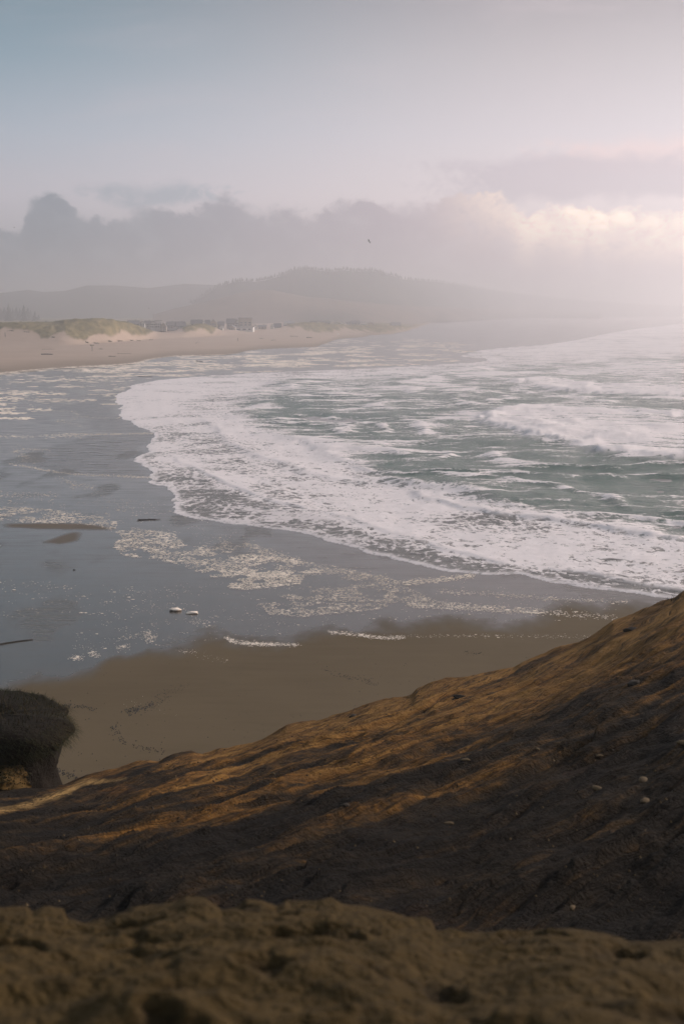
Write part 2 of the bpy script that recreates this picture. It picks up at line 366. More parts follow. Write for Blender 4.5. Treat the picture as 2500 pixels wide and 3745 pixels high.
INNER = [(2600,2010),(2500,2000),(2297,1985),(2195,1932),(1915,1896),(1723,1866),(1600,1840),(1523,1806),(1433,1793),(1312,1774),(1229,1732),(1178,1706),(1083,1662),(1057,1624),(910,1590),(808,1557),(790,1506),(828,1455),(860,1417),(974,1393),(1210,1374),(1400,1364),(1600,1352),(1900,1330),(2200,1310),(2600,1300)]
def G(L, n=5):
    L = catmull(L, n); return np.stack(ground(L[:, 0], L[:, 1]), 1)
inner = G(INNER)
W1 = G([(648,1655),(658,1689),(700,1706),(751,1729),(783,1742),(859,1780),(955,1819),(1040,1846),(1181,1874),(1286,1898),(1356,1926),(1461,1958),(1566,1990),(1608,2010),(1742,2035),(1857,2064),(2010,2083),(2138,2096),(2265,2122),(2361,2141),(2488,2157),(2600,2175)])
W2 = G([(738,1530),(796,1563),(828,1608),(891,1646),(968,1675),(1032,1691),(1083,1712),(1146,1739),(1210,1752),(1306,1768),(1380,1775)])
W3 = G([(1040,1630),(1075,1622),(1108,1621),(1160,1640),(1223,1675),(1274,1691),(1338,1710),(1380,1712)])
W4 = G([(1510,1800),(1525,1806),(1564,1831),(1628,1844),(1723,1866),(1806,1882),(1915,1898),(2042,1908),(2195,1933),(2297,1952),(2418,1968),(2500,1975),(2620,1985)])
W5 = G([(2010,1492),(1940,1500),(1838,1516),(1800,1551),(1857,1572),(1946,1597),(2042,1618),(2112,1634),(2170,1653),(2233,1669),(2393,1685),(2500,1691),(2700,1705)])
W6 = G([(2120,1396),(1990,1394),(1934,1400),(1960,1412),(2029,1432),(2150,1442),(2300,1450),(2600,1460)])
W7 = G([(640,1395),(560,1420),(520,1450),(540,1500),(620,1540),(700,1590)])

# ------------------------------------------------------------------ beach (one ground sheet)
ysr = np.concatenate([np.arange(3500, 1330, -4.2), np.arange(1330, 1205, -2.2), np.arange(1205, 1160, -2.0), np.array([1157, 1154.5, 1152.6, 1151.3])])
_, Yr = ground(np.full_like(ysr, CX), ysr)
Yr = np.sort(np.concatenate([Yr, np.arange(905, 1330, 3.1), np.arange(1333, 2700, 9.7)]))
kx = np.concatenate([np.linspace(-3.0, -.29, 40), np.arange(-.285, .285, 4.2/F), np.linspace(.29, 3.0, 40)])
KY, KX = np.meshgrid(Yr, kx, indexing='ij'); X = np.clip((KX*KY).ravel(), -8700, 8700); Y = KY.ravel()
nr, nc = KY.shape
xs_ = CX + F*(X/Y)*1.004                                       # column of the far shore in the photograph
R = np.hypot(X, Y)
px, py = to_px(X, Y, np.zeros_like(X))
def fx(L): L = np.array(L, float); return sum(np.interp(xs_+o_, L[:, 0], L[:, 1]) for o_ in (-33, -22, -11, 0, 11, 22, 33))/7
ywet = [(-2000,1400),(-600,1380),(0,1361),(82,1352),(168,1344),(286,1337),(434,1329),(510,1321),(551,1309),(640,1298),(800,1294),(860,1290),(940,1274),(1166,1266),(1215,1240),(1300,1231),(1400,1222),(1480,1212),(1560,1185),(1650,1160),(4000,1150)]
ytoe = [(-2000,1264),(0,1262),(250,1262),(430,1250),(560,1240),(700,1235),(900,1227),(1100,1221),(1250,1217),(1400,1214),(1600,1209),(1800,1206),(4000,1203)]
ycr = [(-2000,1182),(0,1182),(120,1180),(190,1184),(250,1170),(357,1168),(430,1172),(480,1183),(520,1197),(560,1212),(610,1214),(660,1209),(690,1193),(720,1184),(760,1184),(785,1199),(800,1209),(900,1203),(1000,1200),(1040,1190),(1100,1180),(1150,1182),(1200,1186),(1250,1191),(1350,1190),(1400,1192),(1500,1199),(1600,1204),(1800,1206),(4000,1206)]
rcr = [(-2000,1060),(0,1060),(250,1080),(430,1120),(480,1150),(560,1250),(700,1300),(900,1500),(1100,1600),(1250,1680),(1400,1800),(1600,2050),(1800,2400),(4000,2900)]
rw = 25*F/(fx(ywet)-HY); rt = np.maximum(22.8*F/(fx(ytoe)-HY), rw+60); rc = np.maximum(fx(rcr), rt+50); zc = np.clip(H - rc*(fx(ycr)-HY)/F, 2.6, 22)
s1 = np.clip((R-rw)/(rt-rw), 0, 1); s2 = sst(R, rt, rc); s3 = sst(R, rc+40, rc+260)
Z = 2.4*s1**1.5 + (zc-2.4)*s2 + s3*(np.minimum(zc-1., 8.) - zc)
Z += s2*(1-s3)*(fbm(X/28, Y/28, 5, 3)-.5)*3.2 + s1*(fbm(X/15, Y/15, 4, 9)-.5)*.5
Z += (fbm(X/9, Y/22, 4, 5)-.5)*.05*(R < 700)
ridgegr = fbm((X+.16*R)/7, R/150, 4, 21)
yb = [(-2000,2640),(-400,2560),(0,2511),(128,2495),(223,2475),(287,2460),(395,2428),(497,2396),(542,2370),(700,2352),(823,2345),(900,2361),(1075,2358),(1130,2330),(1180,2312),(1496,2306),(1600,2286),(1812,2284),(2000,2270),(2500,2250),(4000,2240)]
ybx = np.interp(px, *np.array(yb).T)
wn_ = (fbm(X/7, Y/16, 5, 11)-.5)
wet = sst(ybx + wn_*150 + (fbm(X/1.6, Y/5, 4, 12)-.5)*50 - py, -34, 44)
wet *= sst(rw*(1+.035*(fbm(X/20, Y/60, 4, 13)-.5)*2) - R, -6, 22)
R1 = G([(60,1655),(40,1697),(180,1722),(281,1735),(408,1740),(551,1747),(551,1717),(500,1684),(541,1650),(561,1597),(560,1588),(357,1592),(240,1610)], 3)
R2 = G([(300,1564),(290,1520),(180,1492),(306,1469),(330,1459),(309,1444),(474,1430),(436,1450),(444,1510),(502,1556),(560,1580),(400,1586)], 3)
R3 = G([(640,1880),(900,1930),(1195,1985),(1500,2068),(1740,2110),(2100,2155),(2500,2195),(2500,2215),(2000,2175),(1700,2125),(1426,2115),(1150,2060),(900,1975),(700,1920),(560,1870),(560,1790),(620,1800)], 3)
R4 = G([(0,1912),(300,1914),(420,1930),(380,1938),(200,1936),(0,1928)], 3)
R5 = G([(150,1985),(240,1950),(300,1948),(290,1975),(220,1990)], 3)
ruf = np.zeros_like(X)
near = (R < 900)
for L, k, sf in ((R1, .7, 3.), (R2, .6, 4.), (R3, .45, 3.), (R4, .9, 1.5), (R5, .8, 1.2)):
    i = np.where(near & (np.abs(X/Y) < .33))[0]
    d, _, _ = line_dist(X[i], Y[i], np.vstack([L, L[:1]])); ins = inpoly(X[i], Y[i], L)
    v = sst(np.where(ins, d, -d) + (fbm(X[i]/4, Y[i]/9, 3, 31)-.5)*sf*1.5, -sf*.3, sf)*k
    ruf[i] = np.maximum(ruf[i], v)
    if L is R4 or L is R5: wet[i] *= 1-.75*v
wet_hump = sst(fbm(X/6, Y/18, 4, 47), .60, .75)*.3
wet = wet*(1-.45*wet_hump*(R < 260))
dry = sst(R, 420, 620)*(1-wet)
dry *= .55+.45*sst(R, rw+20, rw+160)
vb = [(-2000,1212),(0,1208),(100,1210),(200,1216),(330,1231),(400,1233),(480,1226),(560,1237),(620,1230),(640,1234),(700,1222)]
vbot = [(-2000,1206),(0,1206),(60,1208),(110,1214),(180,1232),(205,1228),(240,1222),(275,1236),(300,1238),(340,1228),(372,1218),(410,1224),(440,1222),(470,1228),(510,1229),(540,1226),(556,1222),(566,1220),(575,1150),(660,1150),(668,1211),(720,1212),(780,1211),(800,1209),(806,1150),(1030,1150),(1050,1196),(1100,1200),(1170,1208),(1215,1213),(1240,1202),(1290,1208),(1340,1216),(1390,1215),(1460,1211),(1560,1207),(1700,1206),(4000,1206)]
pyz = to_px(X, Y, Z)[1]; pxz = to_px(X, Y, Z)[0]
vlim = np.interp(pxz, *np.array(vbot).T)
veg = sst(xs_, 1620, 1480)*sst(vlim + (ridgegr-.5)*42 - pyz, -3, 5)*(R > rt-60)*sst(R, rt-40, rt+5)
Z = Z + veg*(fbm(X/3.5, Y/6, 4, 17)-.35)*1.6
beach = grid_mesh('beach', np.stack([X, Y, Z], 1), nr, nc, MAT['sand'], None, {'ground': np.stack([wet, dry, veg, ruf], 1)})
tag(beach, kind='structure')

# ------------------------------------------------------------------ sea
ysr = np.concatenate([np.arange(2420, 1240, -3.4), np.arange(1240, 1160, -2.6), np.array([1157, 1154.5, 1153, 1151.5])])
_, Yr = ground(np.full_like(ysr, CX), ysr)
kx = np.concatenate([np.arange(-.17, .275, 3.4/F), np.linspace(.278, 2.2, 60)])
KY, KX = np.meshgrid(Yr, kx, indexing='ij'); X = np.clip((KX*KY).ravel(), -8600, 8600); Y = KY.ravel(); nr, nc = KY.shape
ins = inpoly(X, Y, sea_poly); d, _, _ = line_dist(X, Y, sw)
jit = (fbm(X/2.2, Y/4.5, 4, 61)-.5)*1.6 + (fbm(X/9, Y/22, 3, 63)-.5)*4.*sst(Y, 200, 420)
sdm = np.where(ins, d, -d) + jit
R = np.hypot(X, Y)
px, py = to_px(X, Y, np.zeros_like(X))
ipoly = np.vstack([sw, inner[::-1]]) if False else None
zone = np.vstack([inner, [(1400, 1400), (9000, 1600), (9000, 100), (120, 80)]])
inn = inpoly(X, Y, zone); di, _, _ = line_dist(X, Y, inner)
gs = np.where(inn, di, -di) + (fbm(X/14, Y/20, 4, 71)-.5)*16*sst(R, 120, 330)
green = sst(gs, -1.5, 6 + .02*R)
lowf = fbm(X/30, Y/30, 4, 75); midf = fbm(X/11, Y/15, 4, 77)
# foam density: dense apron near the shore, streaks in the green, white water behind the breakers
foam = .565 + .08*sst(sdm, 10, 40) + (midf-.5)*.46 + .16*sst(px, 900, 500)*sst(py, 1640, 1560)
thinz = np.zeros_like(X)
dW1, sW1, _ = line_dist(X, Y, W1)
between = sst(sW1*dW1, 1.0, -1.5)                 # shoreward of the second line
foam = foam*(1-green) + green*(.44 + (lowf-.5)*.36 + .14*sst(R, 330, 620))
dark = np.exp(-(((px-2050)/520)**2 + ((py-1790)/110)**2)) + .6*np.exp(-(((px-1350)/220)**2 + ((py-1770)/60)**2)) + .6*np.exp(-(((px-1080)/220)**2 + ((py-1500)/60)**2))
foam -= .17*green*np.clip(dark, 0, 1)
zs = np.where(sdm > 0, .03 + .05*np.clip(sdm/1.5, 0, 1) + .10*sst(sdm, 2, 30) + .25*sst(sdm, 20, 120), .09*np.clip(sdm, -3, 0))
swell = (fbm(X/26 + Y/60, Y/34, 3, 81)-.5)*1.5 + (fbm(X/7, Y/10, 3, 83)-.5)*.6 + (fbm(X/2.5, Y/3.5, 3, 84)-.5)*.22
zs += green*(swell + .35) + (1-green)*sst(sdm, 1, 12)*((fbm(X/4, Y/7, 4, 85)-.4)*.22)
lines = -.35+1.35*(.5+.5*np.sin(2*pi*(sdm*.55 + Y*.35 + (fbm(X/35, Y/35, 3, 87)-.5)*60)/(9+.018*R)))**3*sst(fbm(X/18, Y/18, 3, 88), .33, .55)
foam += .21*green*lines; zs += .28*green*lines
crest = np.zeros_like(X)
def wave(L, h, front, back, foamback, k=1., flip=1, fb=.55):
    global zs, foam, crest
    dd_, sd2, par = line_dist(X, Y, L)
    s = sd2*dd_*flip + (fbm(X/3, Y/5, 3, 91)-.5)*1.6*front      # positive to seaward
    mod = sst(par, 0, .06)*sst(par, 1.0, .94)*(.25 + .75*vn(par*17+L[0][0], par*0+L[0][1], 5) + .7*vn(par*71+L[0][0], par*0+L[0][1], 6))
    prof = np.where(s < 0, np.exp(-(s/front)**2), np.exp(-np.abs(s/back)))
    zs += h*mod*prof*(sdm > 0)
    crest = np.maximum(crest, k*mod*np.where(s < 0, np.exp(-(s/front*.9)**2), np.exp(-np.abs(s/(front*1.6)))))
    foam = foam + fb*sst(par, 0, .05)*sst(par, 1, .95)*sst(s, -front, 0)*np.exp(-np.clip(s, 0, None)/foamback)*np.clip(.6+mod*.5, 0, 1)
wave(W1, .12, .7, 3.5, 8, .9, 1, .12)
wave(W2, .20, 1.4, 6, 16, .5, 1, .14)
wave(W3, .22, 1.8, 6, 8, .35, 1, .10)
wave(W4, .32, 1.1, 6, 4, .85, 1, .12)
wave(W5, .7, 3.0, 18, 130, .95, 1, .30)
wave(W6, .8, 4.0, 20, 60, .9, 1, .34)
wave(W7, .06, 1.5, 8, 20, .3, 1, .05)
# edge of the swash: a thin bright lip
lip = np.exp(-((sdm-.35)/.5)**2); crest = np.maximum(crest, .85*lip*sst(R, 900, 300) + .6*lip)
film = np.exp(-((sdm-4.0)/3.2)**2)*sst(R, 260, 190); foam -= .10*film
thin_ = sst(sW1*dW1, -1.0, -4.)*(1-green)*.75*sst(px, 600, 760); foam = foam - .10*thin_
farw = sst(R, 650, 950); foam = np.maximum(foam, farw*(.66+(lowf-.5)*.6))
foam = np.clip(foam, 0, 1.05)
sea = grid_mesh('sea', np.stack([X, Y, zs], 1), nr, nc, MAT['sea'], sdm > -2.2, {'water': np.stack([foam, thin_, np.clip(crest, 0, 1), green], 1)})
tag(sea, kind='structure')

# ------------------------------------------------------------------ foam flecks stranded on the wet sand (uncountable)
def poly_px(L): return np.array(L, float)
FLV, FLF = [], []
def fleck(x, y, a, b, h, rot):
    n = 7; base = len(FLV)
    c, s_ = cos(rot), sin(rot)
    for i in range(n):
        q = 2*pi*i/n; rr = random.uniform(.55, 1.15)
        u, v = a*cos(q)*rr, b*sin(q)*rr
        FLV.append((x+u*c-v*s_, y+u*s_+v*c, .012))
    FLV.append((x+random.uniform(-.2, .2)*a, y+random.uniform(-.2, .2)*b, .012+h))
    for i in range(n): FLF.append((base+i, base+(i+1) % n, base+n))
def scatter_poly(L, n, size, clump=.5):
    n = int(n*1.7); size *= .85
    L = poly_px(L); lo, hi = L.min(0), L.max(0)
    qx = RNG.uniform(lo[0], hi[0], n*6); qy = RNG.uniform(lo[1], hi[1], n*6)
    gx, gy = ground(qx, qy)
    ok = inpoly(qx, qy, L) & (fbm(qx/60, qy/12, 4, 101) > clump)
    for x, y in list(zip(gx[ok], gy[ok]))[:n]: put(x, y, size)
def put(x, y, size):
    r = hypot(x, y); k = size*random.uniform(.4, 1.0)**1.5*(2.2 if random.random() < .06 else 1)
    g = max(.55, (r/160)**.85)
    fleck(x, y, .19*k*g, .13*k*g, .03*k, random.uniform(-.5, .5))
def scatter_line(L, n, size, spread):
    n = int(n*1.4); size *= .85
    Lp = catmull(L, 8); sg = np.hypot(*np.diff(Lp, axis=0).T); cum = np.concatenate([[0], np.cumsum(sg)])
    for _ in range(n):
        u = random.uniform(0, cum[-1]); i = min(int(np.searchsorted(cum, u)) - 1, len(sg)-1); i = max(i, 0); f = (u-cum[i])/max(sg[i], 1e-6)
        x = Lp[i][0]*(1-f)+Lp[i+1][0]*f + random.gauss(0, spread*1.5); y = Lp[i][1]*(1-f)+Lp[i+1][1]*f + random.gauss(0, spread)
        gx, gy = ground(x, y); put(float(gx), float(gy), size)
B1 = [(-60,1845),(0,1849),(191,1864),(383,1892),(446,1921),(638,1953),(689,1998),(1000,2036),(1150,2060),(1180,2105),(1000,2100),(765,2106),(638,2061),(446,2030),(415,1991),(446,1959),(357,1921),(0,1908),(-60,1905)]
scatter_poly(B1, 2600, .95, .40); scatter_poly(B1, 900, 1.5, .52)
scatter_poly([(-40,1790),(250,1810),(700,1880),(900,1960),(1000,2040),(600,1960),(300,1880),(-40,1850)], 420, .7, .5)
scatter_poly([(900,2102),(1026,2095),(1124,2095),(1096,2137),(900,2158),(820,2150)], 900, 1.0, .38)
scatter_poly([(760,2085),(1000,2090),(1160,2092),(1000,2115),(760,2110)], 350, 1.1, .4)
scatter_poly([(935,2193),(1181,2151),(1482,2144),(1600,2200),(2000,2228),(2000,2249),(1637,2228),(1461,2221),(1110,2256),(984,2249)], 1700, .9, .42)
scatter_poly([(700,2000),(900,1975),(1000,2020),(1450,2120),(1300,2125),(1000,2060),(800,2040)], 700, .8, .45)
scatter_poly([(600,2140),(1000,2110),(1700,2120),(2250,2200),(2250,2270),(1600,2270),(900,2300),(500,2280)], 450, .6, .5)
scatter_poly([(0,2120),(500,2140),(800,2180),(800,2230),(300,2250),(0,2260)], 170, .8, .5)
scatter_poly([(300,2240),(700,2250),(1100,2280),(1050,2320),(560,2360),(350,2420),(250,2420)], 130, .7, .5)
for L, n, s_, sp in (
    ([(900,1989),(991,2024),(1167,2074),(1300,2100),(1426,2123)], 420, .9, 7), ([(1496,2130),(1600,2122),(1728,2105)], 260, 1.2, 5), ([(1280,2150),(1400,2135),(1500,2130)], 160, .9, 5),
    ([(1600,2165),(1768,2170),(2000,2189),(2300,2203)], 330, .8, 5), ([(1490,2212),(1800,2228),(2000,2240),(2246,2258)], 420, .95, 6),
    ([(1202,2312),(1321,2323),(1391,2333),(1470,2331)], 330, .8, 4), ([(1391,2333),(1600,2326),(2000,2328),(2200,2330)], 240, .55, 4), ([(900,2356),(1089,2359)], 200, .8, 4), ([(823,2329),(850,2345),(893,2352),(1000,2356)], 230, .9, 4),
    ([(540,2312),(545,2330),(560,2345)], 90, .9, 9), ([(330,2385),(350,2400)], 50, .8, 6), ([(265,2402),(300,2410)], 60, .8, 5), ([(430,2370),(470,2360)], 50, .7, 4), ([(690,2270),(790,2295)], 60, .7, 8), ([(460,2560),(640,2620)], 15, .4, 10),
    ([(720,2395),(830,2415)], 40, .6, 8), ([(650,2380),(720,2385)], 30, .6, 4), ([(430,2340),(520,2320)], 30, .7, 5),
    # laces at the rims of old swash lobes
    ([(230,1587),(300,1588),(357,1589),(450,1587),(561,1584)], 330, .9, 1.6), ([(0,1595),(120,1597),(230,1592),(300,1598)], 150, 1.3, 4),
    ([(38,1696),(102,1707),(179,1722),(281,1735),(408,1740),(551,1747)], 480, .8, 2), ([(107,1469),(122,1487),(179,1500),(255,1505),(286,1520),(255,1536),(209,1538),(265,1548),(306,1564)], 240, .65, 2.5),
    ([(286,1520),(350,1528),(444,1530)], 80, .6, 2), ([(173,1490),(219,1482),(306,1469),(352,1467),(326,1459),(309,1444),(357,1438),(474,1428)], 190, .55, 1.6),
    ([(107,1469),(117,1457),(224,1426),(306,1413),(485,1400)], 150, .8, 2.5), ([(46,1653),(102,1643),(179,1648)], 110, .75, 3), ([(60,1650),(90,1668),(130,1690)], 120, .8, 9), ([(210,1750),(260,1765),(350,1790)], 70, .8, 6),
    ([(270,1770),(262,1785)], 20, .9, 3), ([(-10,1810),(60,1815),(190,1803)], 90, .8, 5), ([(330,1800),(420,1830),(580,1850)], 60, .7, 7)):
    scatter_line(L, n, s_, sp)
# distant patches on the film up the beach
def streaks(x0, x1, y0, y1, n, size, cl):
    for _ in range(n):
        x = random.uniform(x0, x1); y = random.uniform(y0, y1)
        if fbm(np.array([x/110]), np.array([y/7]), 3, 131)[0] < cl: continue
        if y > np.interp(x, [-100, 434, 490, 640, 800, 1200, 1500, 1760], [1600, 1500, 1412, 1385, 1371, 1352, 1338, 1320]) - 3: continue
        if y < np.interp(x, *np.array(ywet).T) + 3: continue
        gx, gy = ground(x, y); r = hypot(gx, gy)
        fleck(float(gx), float(gy), size*r/500*random.uniform(.7, 3.2), size*r/500*random.uniform(.9, 2.2), .03, random.uniform(-.2, .2))
streaks(-60, 560, 1335, 1480, 1500, .8, .50); streaks(300, 1350, 1285, 1378, 4200, .8, .50); streaks(900, 1750, 1240, 1340, 2400, .8, .52)
for x0, x1, y, n in ((0,82,1457,26),(0,20,1480,10),(0,56,1495,22),(0,97,1511,32),(0,117,1530,34),(51,240,1440,80),(219,275,1388,22),(105,150,1498,12),(0,40,1505,10),(150,185,1500,10)):
    for _ in range(n):
        gx, gy = ground(random.uniform(x0, x1), y + random.gauss(0, 2.2)); fleck(float(gx), float(gy), random.uniform(.4, 1.1), random.uniform(.7, 1.6), .08, random.uniform(-.2, .2))
for L, n in (([(0,1362),(82,1353),(168,1345),(286,1338),(434,1330),(510,1322),(551,1311),(640,1299),(800,1295)], 420), ([(62,1352),(90,1343),(70,1338)], 30), ([(940,1275),(1050,1270),(1166,1268)], 70), ([(1166,1268),(1210,1250)], 20)):
    Lp = catmull(L, 6)
    for _ in range(n):
        i = random.randrange(len(Lp)-1); q = Lp[i] + (Lp[i+1]-Lp[i])*random.random(); gx, gy = ground(q[0]+random.gauss(0, 5), q[1]+1.5+abs(random.gauss(0, 2.2)))
        fleck(float(gx), float(gy), random.uniform(.4, 1.3), random.uniform(.6, 1.6), .05, random.uniform(-.2, .2))
ff = raw_mesh('foam_flecks', FLV, FLF, MAT['foam'], None, True)
tag(ff, 'cream flecks of sea foam stranded in bands over the wet sand', 'sea foam', None, 'stuff')

# ------------------------------------------------------------------ seaweed wrack on the damp sand
WV, WF = [], []
def bit(x, y, a, b):
    base = len(WV); rot = random.uniform(-.6, .6); c, s_ = cos(rot), sin(rot); n = 5
    for i in range(n):
        q = 2*pi*i/n; rr = random.uniform(.5, 1.1); u, v = a*cos(q)*rr, b*sin(q)*rr; WV.append((x+u*c-v*s_, y+u*s_+v*c, -.01))
    WV.append((x, y, .05)); WF.extend((base+i, base+(i+1) % n, base+n) for i in range(n))
def wrack(L, n, sp, sz):
    Lp = catmull(L, 6)
    for _ in range(n):
        i = random.randrange(len(Lp)-1); q = Lp[i]+(Lp[i+1]-Lp[i])*random.random()
        gx, gy = ground(q[0]+random.gauss(0, sp*1.6), q[1]+random.gauss(0, sp)); k = sz*random.uniform(.4, 1.2)
        bit(float(gx), float(gy), .07*k, .10*k)
wrack([(466,2604),(510,2595),(558,2580),(590,2556),(614,2532),(694,2508)], 150, 9, 1.); wrack([(470,2602),(560,2578)], 70, 4, 1.2)
wrack([(415,2651),(434,2687),(462,2715),(526,2735),(590,2751)], 75, 5, .9); wrack([(207,2815),(240,2832),(287,2847)], 60, 5, 1.); wrack([(231,2581),(295,2586),(367,2597)], 50, 4, 1.)
wrack([(1188,2445),(1237,2473),(1293,2480),(1356,2491)], 90, 5, .9); wrack([(1700,2384),(1760,2390)], 20, 4, 1.); wrack([(1340,2500),(1380,2505)], 20, 4, .8)
wrack([(640,2370),(700,2378)], 14, 4, .8)
for _ in range(260):
    x, y = random.uniform(200, 2000), random.uniform(2370, 2840)
    gx, gy = ground(x, y); k = random.uniform(.25, .8); bit(float(gx), float(gy), .07*k, .1*k)
ob = raw_mesh('seaweed_wrack', WV, WF, MAT['wrack']); tag(ob, 'dark bits of seaweed scattered in lines on the brown sand', 'seaweed', None, 'stuff')

# ------------------------------------------------------------------ headland under and before the camera
SIL = [(-700,2900),(-300,2890),(0,2880),(187,2876),(239,2871),(279,2855),(319,2839),(399,2817),(462,2801),(502,2782),(545,2776),(582,2779),(606,2763),(638,2751),(702,2743),(741,2759),(797,2739),(877,2731),(925,2719),(989,2687),(1044,2655),(1076,2646),(1180,2632),(1250,2608),(1306,2586),(1354,2570),(1409,2554),(1489,2542),(1505,2534),(1521,2514),(1577,2491),(1664,2479),(1760,2460),(1880,2439),(1912,2419),(1967,2395),(2047,2367),(2111,2347),(2183,2311),(2215,2287),(2239,2267),(2310,2247),(2366,2220),(2414,2200),(2462,2184),(2500,2156),(2600,2110),(2750,2030)]
EDGE = [(-300,3330),(0,3311),(96,3303),(120,3323),(159,3303),(231,3311),(247,3347),(303,3363),(383,3351),(423,3323),(510,3307),(630,3295),(678,3271),(749,3271),(781,3299),(813,3331),(861,3315),(901,3283),(957,3291),(1012,3311),(1044,3291),(1156,3291),(1212,3277),(1250,3303),(1338,3315),(1409,3331),(1473,3347),(1545,3347),(1577,3363),(1593,3403),(1688,3415),(1808,3407),(1928,3399),(2087,3392),(2207,3411),(2270,3431),(2294,3446),(2406,3442),(2500,3437),(2800,3430)]
def polar(L):
    L = np.array(L, float); a, b, c = px2dir(L[:, 0], L[:, 1]); return np.degrees(np.arctan2(a, b)), -c/np.hypot(a, b)
ths, tds = polar(SIL); the, tde = polar(EDGE)
ths = np.concatenate([[-180, -120, -70, -40], ths, [24, 36, 52, 75, 100, 140, 180]])
tds = np.concatenate([[-.30, .10, .38, .37], tds, [.10, -.06, -.22, -.36, -.42, -.40, -.30]])  # unseen rise at right and behind, shaped to shade the foreground
rs_t = np.array([(-180, 55), (-120, 45), (-70, 40), (-40, 38), (-14, 40), (0, 44), (13.5, 48), (24, 66), (36, 95), (52, 110), (75, 80), (100, 62), (140, 58), (180, 55)], float)
th = np.concatenate([np.linspace(-180, -20, 60), np.arange(-16.5, 16.5, .042), np.linspace(17, 180, 80)])
td_s = np.interp(th, ths, tds); r_s = np.interp(th, *rs_t.T); td_e = np.interp(th, np.concatenate([[-60], the, [60]]), np.concatenate([[tde[0]], tde, [tde[-1]]]))
side = sst(np.abs(th), 40, 110)
gk = np.exp(-np.linspace(-3, 3, 181)**2/2); gk /= gk.sum()
thu = np.arange(-60, 60, .042); tdu = np.interp(thu, the, tde); td_es = np.interp(th, thu, np.convolve(np.pad(tdu, 90, 'edge'), gk, 'valid'))
tsu = np.interp(thu, ths, tds); td_ss = np.where(np.abs(th) < 40, np.interp(th, thu, np.convolve(np.pad(tsu, 90, 'edge'), gk, 'valid')), td_s)
RE = 6.4
ra = np.concatenate([np.linspace(.4, 2.8, 8), np.linspace(2.95, RE-.02, 110)]); rb = np.linspace(RE+.02, 7.6, 12); rg_ = np.linspace(7.9, 13.2, 10)
tt = np.linspace(0, 1, 300)**1.0; tdn = np.linspace(.012, 1, 46)
rows = []
R0 = 13.6
for seg, arr in (('a', ra), ('b', rb), ('g', rg_), ('c', tt), ('d', tdn)):
    for v in arr:
        if seg == 'a':
            r = np.full_like(th, v); ze = H - RE*td_es; zb_ = RE*(td_es-td_e)*np.exp(-(RE-v)/.4)
            s = np.clip((v-3.4)/(RE-3.4), 0, 1); z = np.where(v < 3.4, 23.35-.045*v, 23.2+(ze-23.2)*s) + zb_
            rows.append((r, z, 0*th + 1, 0*th))
        elif seg == 'b':
            r = np.full_like(th, v); s = (v-RE)/(7.6-RE); z = H-RE*(td_e+(td_es-td_e)*s) - 1.5*s**.6*(1-side); rows.append((r, z, 0*th + 1-.3*s, 0*th))
        elif seg == 'g':
            r = np.full_like(th, v); s = (v-7.6)/(R0-7.6); z0 = H-RE*td_es-1.5*(1-side); z1 = H - R0*(td_es+.02)*(1-side) - side*R0*np.minimum(td_s+.25, .3); z = z0+(z1-z0)*s; rows.append((r, z, 0*th + .7*(1-s)**2, 0*th))
        elif seg == 'c':
            # rows spaced more evenly in angle
            r = 1/((1-v)/R0 + v/r_s); r = .6*r + .4*(R0 + v*(r_s-R0))
            s = (1/R0-1/r)/(1/R0-1/r_s); ta = (td_es+.02)*(1-side) + side*np.minimum(td_s+.25, .3)
            tdv = ta + (td_ss+(td_s-td_ss)*np.exp(-(1-v)/.07)-ta)*s - .010*np.sin(pi*s)
            rows.append((r, H - r*tdv, 0*th, 0*th + v))
        else:
            r = r_s + v*34; z = H - r_s*td_s; z = z - (z+1.5)*np.minimum(1, (v*1.02)**.75); rows.append((r, z, 0*th, 0*th + 1+v))
Rr = np.array([q[0] for q in rows]); Zr = np.array([q[1] for q in rows]); LG = np.array([q[2] for q in rows]); TV = np.array([q[3] for q in rows])
TH = np.radians(th)[None, :] + 0*Rr
X = (Rr*np.sin(TH)).ravel(); Y = (Rr*np.cos(TH)).ravel(); Z = Zr.ravel(); LG = LG.ravel(); TV = TV.ravel(); Rf = Rr.ravel()
# relief: gullies running with the slope, crust ledges, pock marks on the near sand
ca, sa = cos(.42), sin(.42)
THd = (th[None, :] + 0*Rr).ravel()
U = (np.minimum(TV, 1.6) - .022*(THd+14))*26 + (fbm(X/4, Y/5, 3, 200)-.5)*1.6; Vv = np.radians(THd)*30                 # U across the ledges, V along them
wz = fbm(X/6, Y/6, 3, 201)-.5
g1 = 1-np.abs(2*fbm(U/2.4 + wz*1.2, Vv/7, 4, 203)-1)
g2 = 1-np.abs(2*fbm(U/.8 + wz, Vv/2.6, 4, 205)-1)
cmask = sst(TV, .0, .12)*(TV <= 1) + (TV > 1)
fade = np.where(TV <= 1, 1-.8*sst(TV, .82, 1.0), .2+.8*sst(TV, 1, 1.15))
Z += cmask*fade*((g1-.78)*.42 + (g2-.78)*.15 + (fbm(X/1.7, Y/2.2, 5, 206, .55)-.5)*.26)
Z += (LG < .05)*(fbm(X/.7, Y/1.0, 4, 207)-.5)*.10
saw = (U/1.25 + fbm(Vv/2.2, U/2.2, 4, 208)*2.2) % 1.0; Z += cmask*fade*(LG < .05)*sst(fbm(U/2.5, Vv/4, 3, 210), .42, .62)*(np.where(saw < .88, saw/.88, (1-saw)/.12)-.5)*.15
tv_edge = np.where((TV > .985) & (TV < 1.06), 1, 0); Z += tv_edge*(fbm(X/.5, Y/2, 3, 209)-.5)*.10
lg_n = (fbm(X/.50, Y/.40, 5, 211, .50)-.5)*.19 + (fbm(X/.15, Y/.15, 3, 213)-.5)*.03
